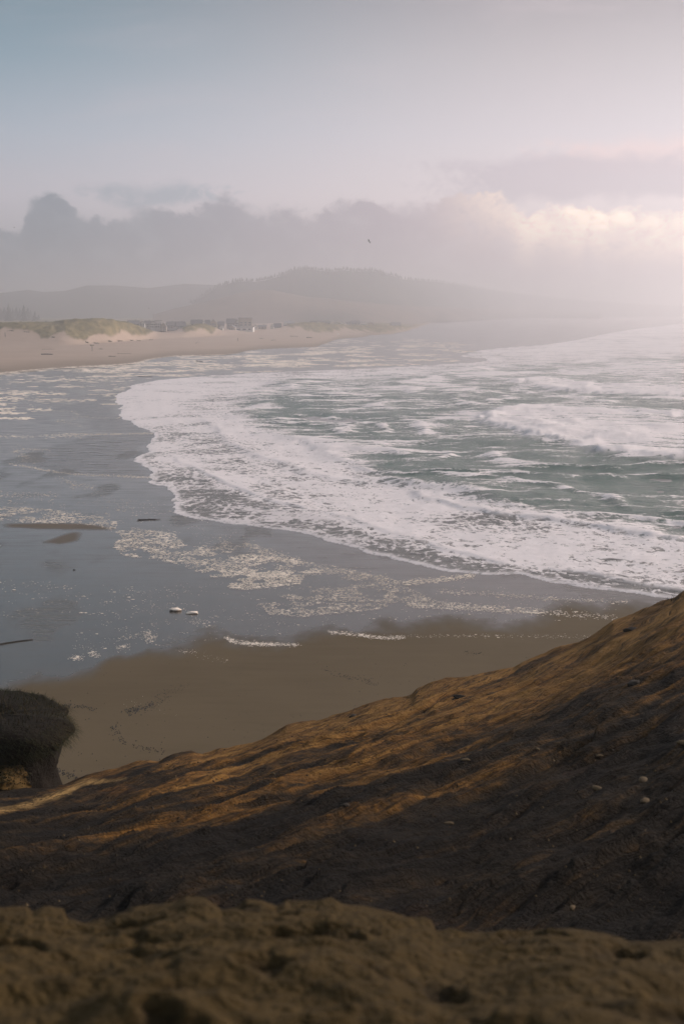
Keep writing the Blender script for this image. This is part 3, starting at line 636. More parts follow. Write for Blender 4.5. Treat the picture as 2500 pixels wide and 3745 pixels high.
pock = sst(fbm(X/.24, Y/.22, 3, 215), .58, .80); lg_n -= pock*.055
edgef = 1-.75*np.exp(-((Rf-RE)/.35)**2)
Z += LG*lg_n*edgef*(Rf > 2.0)
px, py = to_px(X, Y, Z)
# rock colour: tan crest with sunlit warmth painted in, dark crust deepened by painted shade below, pale blown sand on the lower left shoulder
nz = fbm(U/2.4, Vv/8, 5, 221)
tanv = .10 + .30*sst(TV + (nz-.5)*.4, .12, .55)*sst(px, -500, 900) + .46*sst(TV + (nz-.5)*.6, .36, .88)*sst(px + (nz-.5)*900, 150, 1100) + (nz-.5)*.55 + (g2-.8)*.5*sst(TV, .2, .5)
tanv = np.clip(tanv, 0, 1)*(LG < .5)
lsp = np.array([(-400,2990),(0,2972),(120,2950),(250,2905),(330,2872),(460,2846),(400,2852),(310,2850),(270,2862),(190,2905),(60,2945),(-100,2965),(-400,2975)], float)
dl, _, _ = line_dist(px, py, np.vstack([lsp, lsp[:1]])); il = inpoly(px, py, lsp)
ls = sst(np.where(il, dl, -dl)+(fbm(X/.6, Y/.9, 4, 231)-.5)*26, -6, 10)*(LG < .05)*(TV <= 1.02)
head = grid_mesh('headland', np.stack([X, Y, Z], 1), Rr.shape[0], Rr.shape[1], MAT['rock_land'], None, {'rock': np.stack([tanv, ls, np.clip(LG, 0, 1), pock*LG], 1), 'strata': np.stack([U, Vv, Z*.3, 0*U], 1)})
tag(head, kind='structure')
HX = None
from mathutils.bvhtree import BVHTree
def bvh_of(o):
    me = o.data; n = len(me.vertices); co = np.empty(n*3, np.float32); me.vertices.foreach_get('co', co)
    q = np.empty(len(me.loops), np.int32); me.loops.foreach_get('vertex_index', q)
    return BVHTree.FromPolygons(co.reshape(-1, 3).tolist(), q.reshape(-1, 4).tolist())
HB = bvh_of(head)
def hit_head(x, y):
    a, b, c = px2dir(x, y); v = Vector((float(a), float(b), float(c))).normalized()
    loc, no, _, _ = HB.ray_cast(Vector((0, 0, H)), v); return loc, no

# ------------------------------------------------------------------ hills beyond the town
def hill(name, L, r, front, back, mat, jag):
    L = np.array(L, float); xs = np.arange(L[0, 0], L[-1, 0], 9.)
    ys = np.interp(xs, L[:, 0], L[:, 1]); V = []; nT = 26
    ts = np.concatenate([np.linspace(0, 1, 18), np.linspace(1.08, 1.9, 8)])
    A = np.array([at_range(x, y, r*(1+min(1.35, (max(0, x-1250)/560)**2))) for x, y in zip(xs, ys)]); rk = 1+np.clip(xs-1430, 0, None)/900
    rows = []
    for t_ in ts:
        if t_ <= 1: rr = r - front*(1-t_); s = t_**.8
        else: rr = r + back*(t_-1); s = max(0, 1-(t_-1)/.9)
        k = rr/r; zz = 2 + (A[:, 2]-2)*s
        Xh = A[:, 0]*k; Yh = A[:, 1]*k
        zz = zz + (fbm(Xh/260, Yh/260, 5, 301)-.5)*.5*A[:, 2]*(s*(1-s))*2.2
        rows.append(np.stack([Xh, Yh, zz], 1))
    Vv = np.array(rows)
    o = grid_mesh(name, Vv.reshape(-1, 3), Vv.shape[0], Vv.shape[1], mat); tag(o, kind='structure'); return Vv
HILL = [(700,1110),(760,1075),(800,1048),(826,1040),(866,1030),(928,1031),(968,1026),(1004,1016),(1025,1010),(1055,998),(1070,988),(1106,984),(1157,988),(1208,994),(1259,988),(1290,993),(1356,991),(1387,998),(1438,1010),(1473,1022),(1540,1027),(1600,1032),(1700,1046),(1808,1064),(1967,1084),(2127,1100),(2366,1116),(2600,1124),(3300,1130)]
RIDGE = [(-1500,1075),(0,1072),(104,1060),(159,1068),(239,1064),(319,1044),(423,1044),(542,1054),(678,1038),(797,1043),(900,1050),(1100,1070),(1300,1090)]
FOOT = [(560,1150),(640,1128),(720,1110),(826,1085),(880,1070),(938,1060),(1000,1062),(1050,1072),(1120,1085),(1210,1092),(1280,1102),(1500,1120),(1800,1130),(2200,1140)]
hv = hill('wooded_hill', HILL, 3500, 700, 450, MAT['hill'], 1)
rv = hill('far_ridge', RIDGE, 4500, 800, 450, MAT['ridge'], 1)
fv = hill('foothill', FOOT, 2800, 500, 350, MAT['foothill'], 1)
# conifer mesh
def conifer_data(name, seed, tiers=7, seg=7):
    rnd = random.Random(seed); V, Fc = [], []
    for k in range(tiers):
        z0 = .12+.80*k/tiers; rad = .20*(1-k/tiers)**.85+.015; base = len(V)
        for i in range(seg):
            q = 2*pi*(i+rnd.random()*.5)/seg; rr = rad*rnd.uniform(.6, 1.25); V.append((rr*cos(q), rr*sin(q), z0-rnd.uniform(0, .05)))
        V.append((rnd.uniform(-.012, .012), 0, min(1, z0+.24))); Fc += [(base+i, base+(i+1) % seg, base+seg) for i in range(seg)]
    me = bpy.data.meshes.new(name); me.from_pydata(V, [], Fc); me.materials.append(MAT['needles']); return me, V, Fc
CON = [conifer_data('crown', s) for s in (1, 2, 3, 4)]
def trunk_data():
    V = [(.022*cos(i*pi/3), .022*sin(i*pi/3), 0) for i in range(6)] + [(.008*cos(i*pi/3), .008*sin(i*pi/3), .8) for i in range(6)]
    me = bpy.data.meshes.new('trunk'); me.from_pydata(V, [], [(i, (i+1) % 6, 6+(i+1) % 6, 6+i) for i in range(6)]); me.materials.append(MAT['bark']); return me
TRK = trunk_data()
# forest on the hill as a mass; along the skyline its teeth show
FV, FF = [], []
def forest_tree(x, y, z, h):
    _, V, Fc = CON[random.randrange(4)]; b = len(FV); w_ = random.uniform(.9, 1.5)
    for v in V[24:]: FV.append((x+v[0]*h*w_, y+v[1]*h*w_, z+(v[2]-.3)*h))
    FF.extend(tuple(i-24+b for i in f) for f in Fc if min(f) >= 24)
nrh, nch = hv.shape[:2]
for j in range(nch-60):
    for _ in range(3):
        f = random.random(); q = hv[17, j]*(1-f)+hv[17, min(j+1, nch-1)]*f
        forest_tree(q[0], q[1]+random.uniform(-40, 10), q[2]-1, random.uniform(9, 17))
for _ in range(500):
    i = random.randrange(15, 17); j = random.randrange(nch-90)
    q = hv[i, j]; n = fbm(np.array([q[0]/420]), np.array([q[1]/420]), 3, 305)[0]
    if n > .5 and i < 15: continue
    q = q + (hv[i+1, j+1]-q)*random.random(); forest_tree(q[0]+random.uniform(-8, 8), q[1], q[2]-1, random.uniform(7, 15))
for _ in range(0):
    j = random.randrange(20, 110); i = random.randrange(10, 18); q = fv[i, j]; forest_tree(q[0]+random.uniform(-8, 8), q[1]+random.uniform(-15, 15), q[2]-1, random.uniform(6, 11))
ob = raw_mesh('hill_forest', FV, FF, MAT['needles']); tag(ob, 'hazy dark conifer forest covering the crest of the far hill', 'forest', None, 'stuff')
def tree(x, ytop, ybase, r, label, group=None, wide=1.):
    X0, Y0, z0 = at_range(x, ybase, r); z1 = at_range(x, ytop, r)[2]; h = z1-z0
    o = thing('conifer_tree', label, 'tree', (X0, Y0, z0), random.uniform(0, 6), group); o.scale = (h*wide, h*wide, h)
    child('crown', CON[random.randrange(4)][0], o); child('trunk', TRK, o)
tree(1030, 990, 1014, 3470, 'lone pointed conifer standing above the left shoulder of the far hill', None, 1.1)
for x, y0, lb in ((34,1106,'tallest dim spire of the conifers at the far left behind the dune'), (90,1113,'broad dim conifer beside the tallest one at the far left behind the dune'), (130,1136,'lower conifer at the right end of the clump behind the dune')):
    tree(x, y0, 1192, 2700, lb, None, 1.25)
for x, y0 in ((-20,1120),(6,1128),(18,1124),(50,1128),(62,1122),(76,1124),(104,1124),(115,1132),(143,1152),(-45,1118)):
    tree(x, y0+random.uniform(-3, 3), 1192, 3000+random.uniform(-60, 60), 'dim rounded conifer in the misty clump behind the left dune', 'conifers behind the left dune', 1.9)

# ------------------------------------------------------------------ houses of the beach town
def box_data(x0, x1, y0, y1, z0, z1):
    V = [(x, y, z) for z in (z0, z1) for x, y in ((x0, y0), (x1, y0), (x1, y1), (x0, y1))]
    return V, [(0, 1, 5, 4), (1, 2, 6, 5), (2, 3, 7, 6), (3, 0, 4, 7), (4, 5, 6, 7), (3, 2, 1, 0)]
def boxes(name, L, mat, parent, loc=(0, 0, 0)):
    V, Fc = [], []
    for b in L:
        v, f = box_data(*b); n = len(V); V += v; Fc += [tuple(i+n for i in q) for q in f]
    o = raw_mesh(name, V, Fc, mat, parent); o.location = loc; return o
WIN = None
def window_mesh():
    V, Fc = box_data(-.5, .5, -.04, .04, -.5, .5); me = bpy.data.meshes.new('window'); me.from_pydata(V, [], Fc); me.materials.append(MAT['glass']); return me
WIN = window_mesh()
def frame_mesh():
    V, Fc = [], []
    for b in ((-.58, .58, -.08, -.05, .5, .58), (-.58, .58, -.08, -.05, -.58, -.5), (-.58, -.5, -.08, -.05, -.5, .5), (.5, .58, -.08, -.05, -.5, .5)):
        v, f = box_data(*b); n = len(V); V += v; Fc += [tuple(i+n for i in q) for q in f]
    me = bpy.data.meshes.new('frame'); me.from_pydata(V, [], Fc); me.materials.append(MAT['wall_white']); return me
FRM = frame_mesh()
def house(x0, x1, yt, yb_, r, wall, roof, label, style='front', deck=False, chimney=False, rz=0., roofh=.38, nwin=2, storeys=2):
    xm = (x0+x1)/2; X0, Y0, zb = at_range(xm, yb_, r); zt = at_range(xm, yt, r)[2]
    wd_ = (x1-x0)*r/F; ht = zt-zb; dp = max(6, wd_*.8)
    o = thing('house', label, 'house', (X0, Y0, zb), -atan2(X0, Y0)+rz)
    he = ht*(1-roofh); hw = wd_/2
    # wall: body with gables; front faces -Y
    if style == 'front':      # gable faces the camera
        V = [(-hw, 0, -4), (hw, 0, -4), (hw, 0, he), (0, 0, ht-.15), (-hw, 0, he), (-hw, dp, -4), (hw, dp, -4), (hw, dp, he), (0, dp, ht-.15), (-hw, dp, he)]
        raw_mesh('wall', V, [(0, 1, 2, 3, 4), (9, 8, 7, 6, 5), (1, 6, 7, 2), (5, 0, 4, 9), (2, 7, 8, 3), (9, 4, 3, 8)], wall, o)
        ov = .5; sl_ = (ht-he)/hw; Vr = [(-hw-ov, -ov, he-sl_*ov), (0, -ov, ht), (hw+ov, -ov, he-sl_*ov), (-hw-ov, dp+ov, he-sl_*ov), (0, dp+ov, ht), (hw+ov, dp+ov, he-sl_*ov)]
        Vr += [(a, b, c+.3) for a, b, c in Vr]
        rf = raw_mesh('roof', Vr, [(6, 7, 10, 9), (7, 8, 11, 10), (0, 3, 4, 1), (1, 4, 5, 2), (0, 1, 7, 6), (1, 2, 8, 7), (3, 9, 10, 4), (4, 10, 11, 5), (0, 6, 9, 3), (2, 5, 11, 8)], roof, o)
    elif style == 'side':     # eaves face the camera
        V = [(-hw, 0, -4), (hw, 0, -4), (hw, 0, he), (hw, dp/2, ht-.15), (hw, dp, he), (hw, dp, -4), (-hw, dp, -4), (-hw, dp, he), (-hw, dp/2, ht-.15), (-hw, 0, he)]
        raw_mesh('wall', V, [(0, 1, 2, 9), (1, 5, 4, 3, 2), (5, 6, 7, 4), (6, 0, 9, 8, 7), (9, 2, 3, 8), (8, 3, 4, 7)], wall, o)
        ov = .5; sl_ = (ht-he)/(dp/2); Vr = [(-hw-ov, -ov, he-sl_*ov), (-hw-ov, dp/2, ht), (-hw-ov, dp+ov, he-sl_*ov), (hw+ov, -ov, he-sl_*ov), (hw+ov, dp/2, ht), (hw+ov, dp+ov, he-sl_*ov)]
        Vr += [(a, b, c+.3) for a, b, c in Vr]
        rf = raw_mesh('roof', Vr, [(6, 9, 10, 7), (7, 10, 11, 8), (0, 1, 4, 3), (1, 2, 5, 4), (0, 6, 7, 1), (1, 7, 8, 2), (3, 4, 10, 9), (4, 5, 11, 10), (0, 3, 9, 6), (2, 8, 11, 5)], roof, o)
    else:                     # low flat / shed roof
        V, Fc = box_data(-hw, hw, 0, dp, -4, ht-.4); raw_mesh('wall', V, Fc, wall, o)
        V, Fc = box_data(-hw-.5, hw+.5, -.6, dp+.5, ht-.38, ht); rf = raw_mesh('roof', V, Fc, roof, o)
    if chimney: boxes('chimney', [(hw*.3, hw*.3+.9, dp*.5, dp*.5+.9, ht-1.2, ht+1.0)], wall, rf)
    st_ = storeys; wh = he/st_
    for s in range(st_):
        for i in range(nwin):
            u = -hw + wd_*(i+.5)/nwin
            wi = child('window', WIN, o, (u, -.05, wh*(s+.55)), (0, 0, 0), (wd_/nwin*.56, 1, wh*.5)); child('frame', FRM, wi)
    boxes('door', [(hw*.82-.9, hw*.82, -.12, -.02, .0, 2.1)], MAT['deck'], o)
    if deck:
        dk = boxes('deck', [(-hw, hw, -2.6, -.1, wh-.35, wh)], MAT['deck'], o)
        boxes('railing', [(-hw, hw, -2.6, -2.52, wh+.85, wh+1.0)] + [(-hw+wd_*i/6, -hw+wd_*i/6+.12, -2.6, -2.5, wh+.01, wh+.84) for i in range(7)], MAT['deck'], dk)
        for i in (0, 1): boxes('post', [((-hw if i == 0 else hw-.3), (-hw+.3 if i == 0 else hw), -2.55, -2.25, -4, wh-.36)], MAT['deck'], dk)
W_, G_, T_ = MAT['wall_white'], MAT['wall_grey'], MAT['wall_tan']; RD, RR_, RG_ = MAT['roof_dark'], MAT['roof_red'], MAT['roof_grey']
HS = [
 (150,176,1178,1192,1180,G_,RD,'low dark roofed house left of the red roof, half hidden behind the grassy dune','side'),
 (186,202,1178,1190,1150,T_,RR_,'tiny house with a reddish gable roof peeping over the grassy dune','front'),
 (205,240,1174,1192,1230,G_,RD,'long dark roofed house between the red roof and the dune summit','side'),
 (243,288,1170,1190,1260,G_,RD,'dark house just left of the grassy dune summit','side'),
 (473,512,1173,1194,1330,G_,RD,'long grey house with dark roof emerging right of the dune summit','side'),
 (512,530,1175,1194,1320,W_,RD,'narrow pale gabled house between the long grey house and its dark neighbour','front'),
 (530,552,1174,1194,1340,G_,RD,'dark shingled house left of the big white glass fronted house','side'),
 (550,570,1174,1198,1290,W_,RD,'white gabled left wing of the big house at the dune end','front'),
 (569,591,1172,1198,1292,W_,RD,'white house with large windows and long pale deck at the dune end','flat'),
 (588,609,1180,1214,1285,T_,RD,'tall tan house at the right end of the long white deck','front'),
 (611,644,1200,1214,1290,G_,RD,'low row of garages beside the sand, right of the tall tan house','side'),
 (613,644,1177,1200,1400,G_,RD,'dark house behind the low garages','side'),
 (647,680,1177,1206,1380,G_,RD,'dark house with a pale deck line left of the grassy hump','side'),
 (698,738,1170,1194,1420,G_,RD,'wide dark house behind the grassy hump','side'),
 (738,752,1175,1196,1410,W_,RD,'white pointed gable behind the grassy hump','front'),
 (752,768,1171,1200,1430,G_,RD,'dark narrow house right of the white pointed gable','side'),
 (768,792,1168,1204,1415,T_,RD,'tall pale house with three storeys right of the grassy hump','front'),
 (797,820,1177,1196,1480,G_,RD,'grey house standing back left of the stepped dark house','side'),
 (798,815,1193,1210,1400,W_,RD,'small white cottage at the edge of the sand right of the hump','front'),
 (830,862,1166,1196,1490,G_,RD,'stepped dark house left of the tallest beach house','side'),
 (860,876,1169,1198,1480,W_,RD,'pale gabled house squeezed against the tallest beach house','front'),
 (876,921,1162,1200,1470,T_,RD,'tallest beach house with wide windows and stacked decks','flat'),
 (836,860,1191,1207,1440,T_,RG_,'low cottage with arched pale gable below the stepped dark house','front'),
 (862,925,1196,1207,1450,W_,RG_,'long low white building in front of the tallest beach house','flat'),
 (928,942,1188,1203,1480,W_,RD,'small white gabled cottage right of the tallest beach house','front'),
 (944,974,1189,1203,1500,T_,RD,'low tan house on the sand edge right of the white cottage','side'),
 (990,1000,1186,1204,1520,W_,RD,'narrow white house in the gap before the long grassy dune','front'),
 (1002,1028,1183,1203,1540,G_,RD,'dark house with white trim before the long grassy dune','side'),
 (1036,1050,1180,1198,1560,W_,RG_,'white flat roofed house at the foot of the long grassy dune','flat'),
 (1042,1076,1174,1188,1700,G_,RG_,'roof showing over the long grassy dune','side'),
 (1132,1160,1174,1190,1740,G_,RD,'dark roof over the long grassy dune left of a white gable','side'),
 (1158,1174,1174,1190,1730,W_,RD,'sharp white gable on top of the long grassy dune','front'),
 (1175,1206,1174,1192,1750,T_,RD,'wide tan house right of the sharp white gable','side'),
 (1218,1240,1178,1194,1780,W_,RD,'left of the twin white gabled houses past the long dune','front'),
 (1240,1262,1177,1195,1780,W_,RD,'right of the twin white gabled houses past the long dune','front'),
 (1264,1284,1178,1194,1850,G_,RD,'dark house between the twin gables and the pale stepped house','side'),
 (1285,1316,1173,1193,1830,T_,RD,'pale stepped house far along the dune','side'),
 (1318,1340,1177,1192,1860,W_,RG_,'pale flat roofed house far along the dune','flat'),
 (1342,1366,1179,1194,1900,T_,RD,'last clear tan house far along the dune before the mist','front'),
 (1430,1464,1179,1196,2100,G_,RD,'ghostly grey house almost lost in the mist','side'),
]
for q in HS:
    x0, x1, yt, yb_, r, wl, rf, lb, sty = q; big = (x1-x0) > 19
    house(x0, x1, yt, yb_+2, r, wl, rf, lb, sty, deck=('deck' in lb), chimney=(big and sty == 'side'), roofh=.5 if (wl is G_ and sty == 'side') else .36, nwin=3 if big else 2, storeys=3 if yb_-yt > 27 else (2 if yb_-yt > 17 else 1), rz=radians(random.uniform(-12, 12)))

# ------------------------------------------------------------------ posts and sign on the sand
def zbeach(x, y, r0, r1):   # ground height near a range: cast on the beach sheet
    a, b, c = px2dir(x, y); v = Vector((float(a), float(b), float(c))).normalized(); return BB.ray_cast(Vector((0, 0, H)), v)[0]
BB = bvh_of(beach)
def on_beach(x, y):
    a, b, c = px2dir(x, y); v = Vector((float(a), float(b), float(c))).normalized(); return BB.ray_cast(Vector((0, 0, H)), v)[0]
q = on_beach(338, 1285); o = thing('beach_sign', 'tall post with a small pale board standing on the dry sand', 'sign', q)
boxes('post', [(-.14, .14, -.14, .14, -.6, 3.9)], MAT['wood'], o); boxes('board', [(-1.3, 1.3, -.25, -.15, 3.3, 4.0)], MAT['wall_tan'], o)
q = on_beach(20, 1233); o = thing('wooden_post', 'thin post standing in the dune grass near the left border', 'post', q); boxes('shaft', [(-.12, .12, -.12, .12, -.8, 3.2)], MAT['wood'], o); boxes('cap', [(-.17, .17, -.17, .17, 3.202, 3.3)], MAT['grey_wood'], o)
q = on_beach(869, 1247); o = thing('wooden_post', 'short dark post on the far sand below the tallest beach house', 'post', q); boxes('shaft', [(-.2, .2, -.2, .2, -.6, 2.2)], MAT['wood'], o); boxes('cap', [(-.26, .26, -.26, .26, 2.202, 2.35)], MAT['grey_wood'], o)

# ------------------------------------------------------------------ driftwood
def tube(path, rad, name, mat, parent, seg=8, rough=.12):
    V, Fc = [], []; n = len(path)
    for i, p_ in enumerate(path):
        p0 = Vector(path[max(0, i-1)]); p1 = Vector(path[min(n-1, i+1)]); d = (p1-p0).normalized(); a = d.cross(Vector((0, 0, 1)))
        a = a.normalized() if a.length > 1e-4 else Vector((1, 0, 0)); b = a.cross(d)
        for k in range(seg):
            q = 2*pi*k/seg; rr = rad[i]*(1+random.uniform(-rough, rough)); V.append(Vector(p_)+a*rr*cos(q)+b*rr*sin(q))
    for i in range(n-1):
        for k in range(seg): Fc.append((i*seg+k, i*seg+(k+1) % seg, (i+1)*seg+(k+1) % seg, (i+1)*seg+k))
    Fc += [tuple(range(seg-1, -1, -1)), tuple((n-1)*seg+k for k in range(seg))]
    return raw_mesh(name, V, Fc, mat, parent, True)
def log(x0, y0, x1, y1, rad, label, bend=.0, branch=None, z=0., mat='wood', name='driftwood_log'):
    a = on_beach(x0, y0); b = on_beach(x1, y1); mid = (a+b)/2; o = thing(name, label, 'driftwood', mid)
    A = a-mid; B = b-mid; n = 9; path = []; rd = []
    pr = Vector((-(B-A).y, (B-A).x, 0))
    for i in range(n):
        t_ = i/(n-1); q = A+(B-A)*t_ + pr*bend*sin(pi*t_) + Vector((0, 0, rad*.55+z+random.uniform(-.1, .1)*rad)); path.append(q); rd.append(rad*(1-.45*t_)*(1.25 if i == 0 else 1))
    tube(path, rd, 'trunk', MAT[mat], o)
    for (tb, dx, dy, dz) in (branch or []):
        i = int(tb*(n-1)); s_ = path[i]; tube([s_, s_+Vector((dx, dy, dz))*.5+Vector((0, 0, rad*.2)), s_+Vector((dx, dy, dz))], [rad*.5, rad*.36, rad*.18], 'branch', MAT[mat], o, 6)
    return o
log(152,1297,194,1297,.42,'thick dark log lying on the dry sand at the left', .02, [(.3,.4,-.3,.5)])
log(507,1903,572,1901,.09,'dark branch with a hooked end stranded on the shining wet sand', .05, [(0.0,-.12,-.7,.0),(.6,.3,.1,.12),(1.0,.5,.3,.0)])
log(-40,2366,121,2340,.06,'long crooked strand reaching in from the left border over the wet sand', .06, [(.55,.25,.3,.0)], mat='wrack')
log(1650,1819,1698,1819,.10,'thin dark stick floating in the green water behind the low breaker', .02, [(.6,.2,.1,.05)], z=.55)
log(719,1322,741,1324,.28,'dark stump with a tail lying on the far wet sand', .06, [(.1,.0,-.2,.9)])
log(505,1377,558,1378,.14,'straight thin log lying in the shallow film above the white apron', .01, [(.7,.4,.0,.15)])
log(268,2085,276,2085,.06,'small dark stick alone on the blue wet sand', .1, [(.5,.05,.05,.05)])
log(398,1304,424,1304,.22,'short broken log at the damp edge of the far sand', .05, [(.3,.0,.1,.5)])
log(430,1294,480,1294,.14,'grey pole lying flat on the dry sand', .02, [(.3,.4,.0,.2)], mat='grey_wood')
log(1122,1236,1141,1235,.5,'heavy pile-like log in the hazy far sand', .05, [(.3,.3,.0,.8)])
log(1061,1230,1089,1231,.3,'long pale log near the toe of the far dune', .0, [(.5,.4,.0,.3)], mat='grey_wood')
log(993,1246,1010,1244,.3,'forked dark log on the far sand nearest the water', .05, [(.6,.5,.0,.9)])
log(950,1239,964,1238,.3,'short dark log on the far sand left of the forked one', .03, [(.4,.3,.0,.5)])
log(156,1279,200,1278,.12,'twisted low branch behind the thick log on the dry sand', .1, [(.3,-.5,.2,.9),(.7,.6,.1,.7)], mat='grey_wood')
log(718,1256,728,1250,.2,'dark slanting stick half buried in the dune face', .02, [(.5,.2,.0,.2)])

# ------------------------------------------------------------------ lumps of foam, stones, tufts
def lump_mesh(name, mat, seed, sub=3, amp=.35, sc_=(1, 1, .6)):
    bm = bmesh.new(); bmesh.ops.create_icosphere(bm, subdivisions=sub, radius=1.0); rnd = random.Random(seed); ofs = rnd.uniform(0, 90)
    for v in bm.verts:
        c = v.co; n = float(fbm(np.array([c.x*1.6+ofs]), np.array([c.y*1.6+c.z*1.3+ofs]), 4, seed)[0])-.5
        v.co = Vector((c.x*sc_[0], c.y*sc_[1], c.z*sc_[2]))*(1+n*2*amp)
    me = bpy.data.meshes.new(name); bm.to_mesh(me); bm.free(); me.materials.append(mat); me.polygons.foreach_set('use_smooth', np.ones(len(me.polygons), bool)); return me
def lump(name, label, cat, pos, s, me, group=None, rz=0.):
    o = bpy.data.objects.new(name, me); C.objects.link(o); o.location = pos; o.scale = s; o.rotation_euler = (0, 0, rz); return tag(o, label, cat, group)
q = on_beach(640, 2234); lump('foam_lump', 'larger cream lump of sea foam resting on the wet sand', 'foam lump', q+Vector((0, 0, .08)), (.52, .40, .27), lump_mesh('foam_lump', MAT['foam'], 3, 3, .6))
q = on_beach(701, 2243); lump('foam_lump', 'flatter smaller cream foam lump right of the larger one', 'foam lump', q+Vector((0, 0, .05)), (.50, .36, .17), lump_mesh('foam_lump', MAT['foam'], 9, 3, .6))
lump('white_float', 'small white rounded float on the far sand at the edge of the mist', 'float', on_beach(1236, 1223)+Vector((0, 0, .5)), (.8, .8, .9), lump_mesh('white_float', MAT['wall_white'], 5, 2, .05, (1, 1, 1)))
RK = [lump_mesh('boulder', MAT['rock'], s, 3, .5, (1, .8, .6)) for s in (11, 12, 13)]; PB = [lump_mesh('stone', MAT['pebble'], s, 2, .4, (1, .8, .6)) for s in (21, 22, 23)]
for x, y, s, lb in ((1262,2945,.10,'round dark boulder sunk in the middle of the shaded slope'), (1684,2550,.24,'dark rock jutting from the tan band under the crest'), (2306,2305,.30,'dark rock below the upper right crest'), (2320,2500,.26,'dark blocky rock on the upper slope near the right border'), (1290,2620,.2,'dark knob breaking the crest line at mid slope')):
    q, n = hit_head(x, y)
    s *= .6
    if q: lump('boulder', lb, 'rock', q+Vector((0, 0, -s*.05)), (s*1.4, s, s*.8), RK[random.randrange(3)], None, random.uniform(0, 6))
for x, y, s, lb in ((2190,2765,.07,'pale pebble highest on the dark slope at the right'), (2180,2885,.11,'pale flat stone with a sharp edge in the middle of the dark slope'), (2355,2930,.10,'pale upright stone low on the dark slope near the right border'), (2350,2855,.12,'long pale stone near the right border of the dark slope'), (2500,2720,.12,'pale stone cut by the right border'), (1965,2740,.06,'small ochre stone left of the others on the dark slope'), (2090,3320,.06,'pale chip just above the near sand ledge'), (1700,2780,.08,'small tan stone in the dark middle of the slope'), (1640,3012,.07,'small tan stone in the lower dark slope'), (1000,2830,.05,'tiny bright stone on the striped part of the slope')):
    q, n = hit_head(x, y)
    if q: s *= .75; lump('stone', lb, 'stone', q+Vector((0, 0, s*.1)), (s*1.4, s, s*.7), PB[random.randrange(3)], None, random.uniform(0, 6))

GV, GF, GM = [], [], []
for _ in range(3000):
    x = random.uniform(0, 2500); y = random.uniform(2250, 3330) if random.random() < .93 else random.uniform(3300, 3700)
    q, n = hit_head(x, y)
    if q is None or fbm(np.array([x/240]), np.array([y/90]), 3, 501)[0] < .47: continue
    r_ = hypot(q.x, q.y); k = (.008 if r_ < 8 else .017)*random.uniform(.4, 1.5)**1.8*(r_/22)**.6; b = len(GV); rot = random.uniform(0, 6)
    for i in range(5): a_ = rot+2*pi*i/5; rr = k*random.uniform(.6, 1.3); GV.append((q.x+rr*cos(a_), q.y+rr*sin(a_), q.z-.01))
    GV.append((q.x, q.y, q.z+k*random.uniform(.4, .9))); GF.extend((b+i, b+(i+1) % 5, b+5) for i in range(5)); GM.append(random.choice((0, 1, 1, 1)))
gr_ = raw_mesh('loose_grit', GV, GF, MAT['pebble']); gr_.data.materials.append(MAT['rock']); gr_.data.polygons.foreach_set('material_index', np.repeat(np.array(GM, np.int32), 5))
tag(gr_, 'loose grit and crumbs of sandstone strewn over the slope', 'grit', None, 'stuff')

def blades(spec, name, parent=None, mat='grass'):
    """spec: list of (root, direction, length, width, tint); each blade is a bent strip"""
    V, Fc, T = [], [], []
    for rt_, d, ln, wdt, tint in spec:
        d = d.normalized(); s_ = d.cross(Vector((0, 0, 1))); s_ = s_.normalized() if s_.length > 1e-3 else Vector((1, 0, 0))
        s_ = (s_ + Vector((random.uniform(-.6, .6), random.uniform(-.6, .6), 0))).normalized()
        b = len(V); drop = random.uniform(.15, .7)
        for i, f in enumerate((0, .4, .75, 1.)):
            p_ = rt_ + d*ln*f + Vector((0, 0, -drop*ln*f*f)); w_ = wdt*(1-f*.92)
            V += [p_-s_*w_, p_+s_*w_]; T += [tint]*2
        for i in range(3): k = b+i*2; Fc.append((k, k+1, k+3, k+2))
    o = raw_mesh(name, V, Fc, MAT[mat], parent)
    at = o.data.attributes.new('tint', 'FLOAT', 'POINT'); at.data.foreach_set('value', np.array(T, np.float32)); return o
# tufts on the far dune face
def tuft(x0, x1, y, label, hgt=1.3):
    q = on_beach((x0+x1)/2, y); w_ = (x1-x0)*q.y/F; o = thing('grass_tuft', label, 'grass tuft', q); sp = []
    for _ in range(170):
        u = random.uniform(-.5, .5); rt_ = Vector((u*w_, random.uniform(-1.5, 1.5), -.5)); sp.append((rt_, Vector((random.uniform(-.6, .6), random.uniform(-.5, .5), 1)), (hgt+.5)*random.uniform(.6, 1.2)*(1-abs(u)*.9), .12, random.uniform(.1, .65)))
    blades(sp, 'blades', o)['kind'] = 'stuff'
for a in ((306,324,1251,'small dark grass tuft left of the wider one under the big dune'), (324,362,1254,'wide dark grass tuft low on the sand under the big dune'), (385,410,1247,'grass tuft in the sand, left of the low arching one'), (411,449,1246,'low arching grass tuft in the sand right of the dune tongues'), (463,488,1244,'grass tuft at the left of the pair nearest the houses'), (488,515,1245,'grass tuft at the right of the pair nearest the houses'), (543,560,1243,'lone thin grass tuft furthest right below the dune end'), (358,378,1277,'dark clump of grass on the flat sand near the sign post'), (185,203,1233,'dark tuft hanging from the left dune edge'), (75,112,1214,'bushy tuft at the edge of the left dune grass'), (28,54,1210,'bushy tuft close to the thin post in the dune grass')):
    tuft(*a)

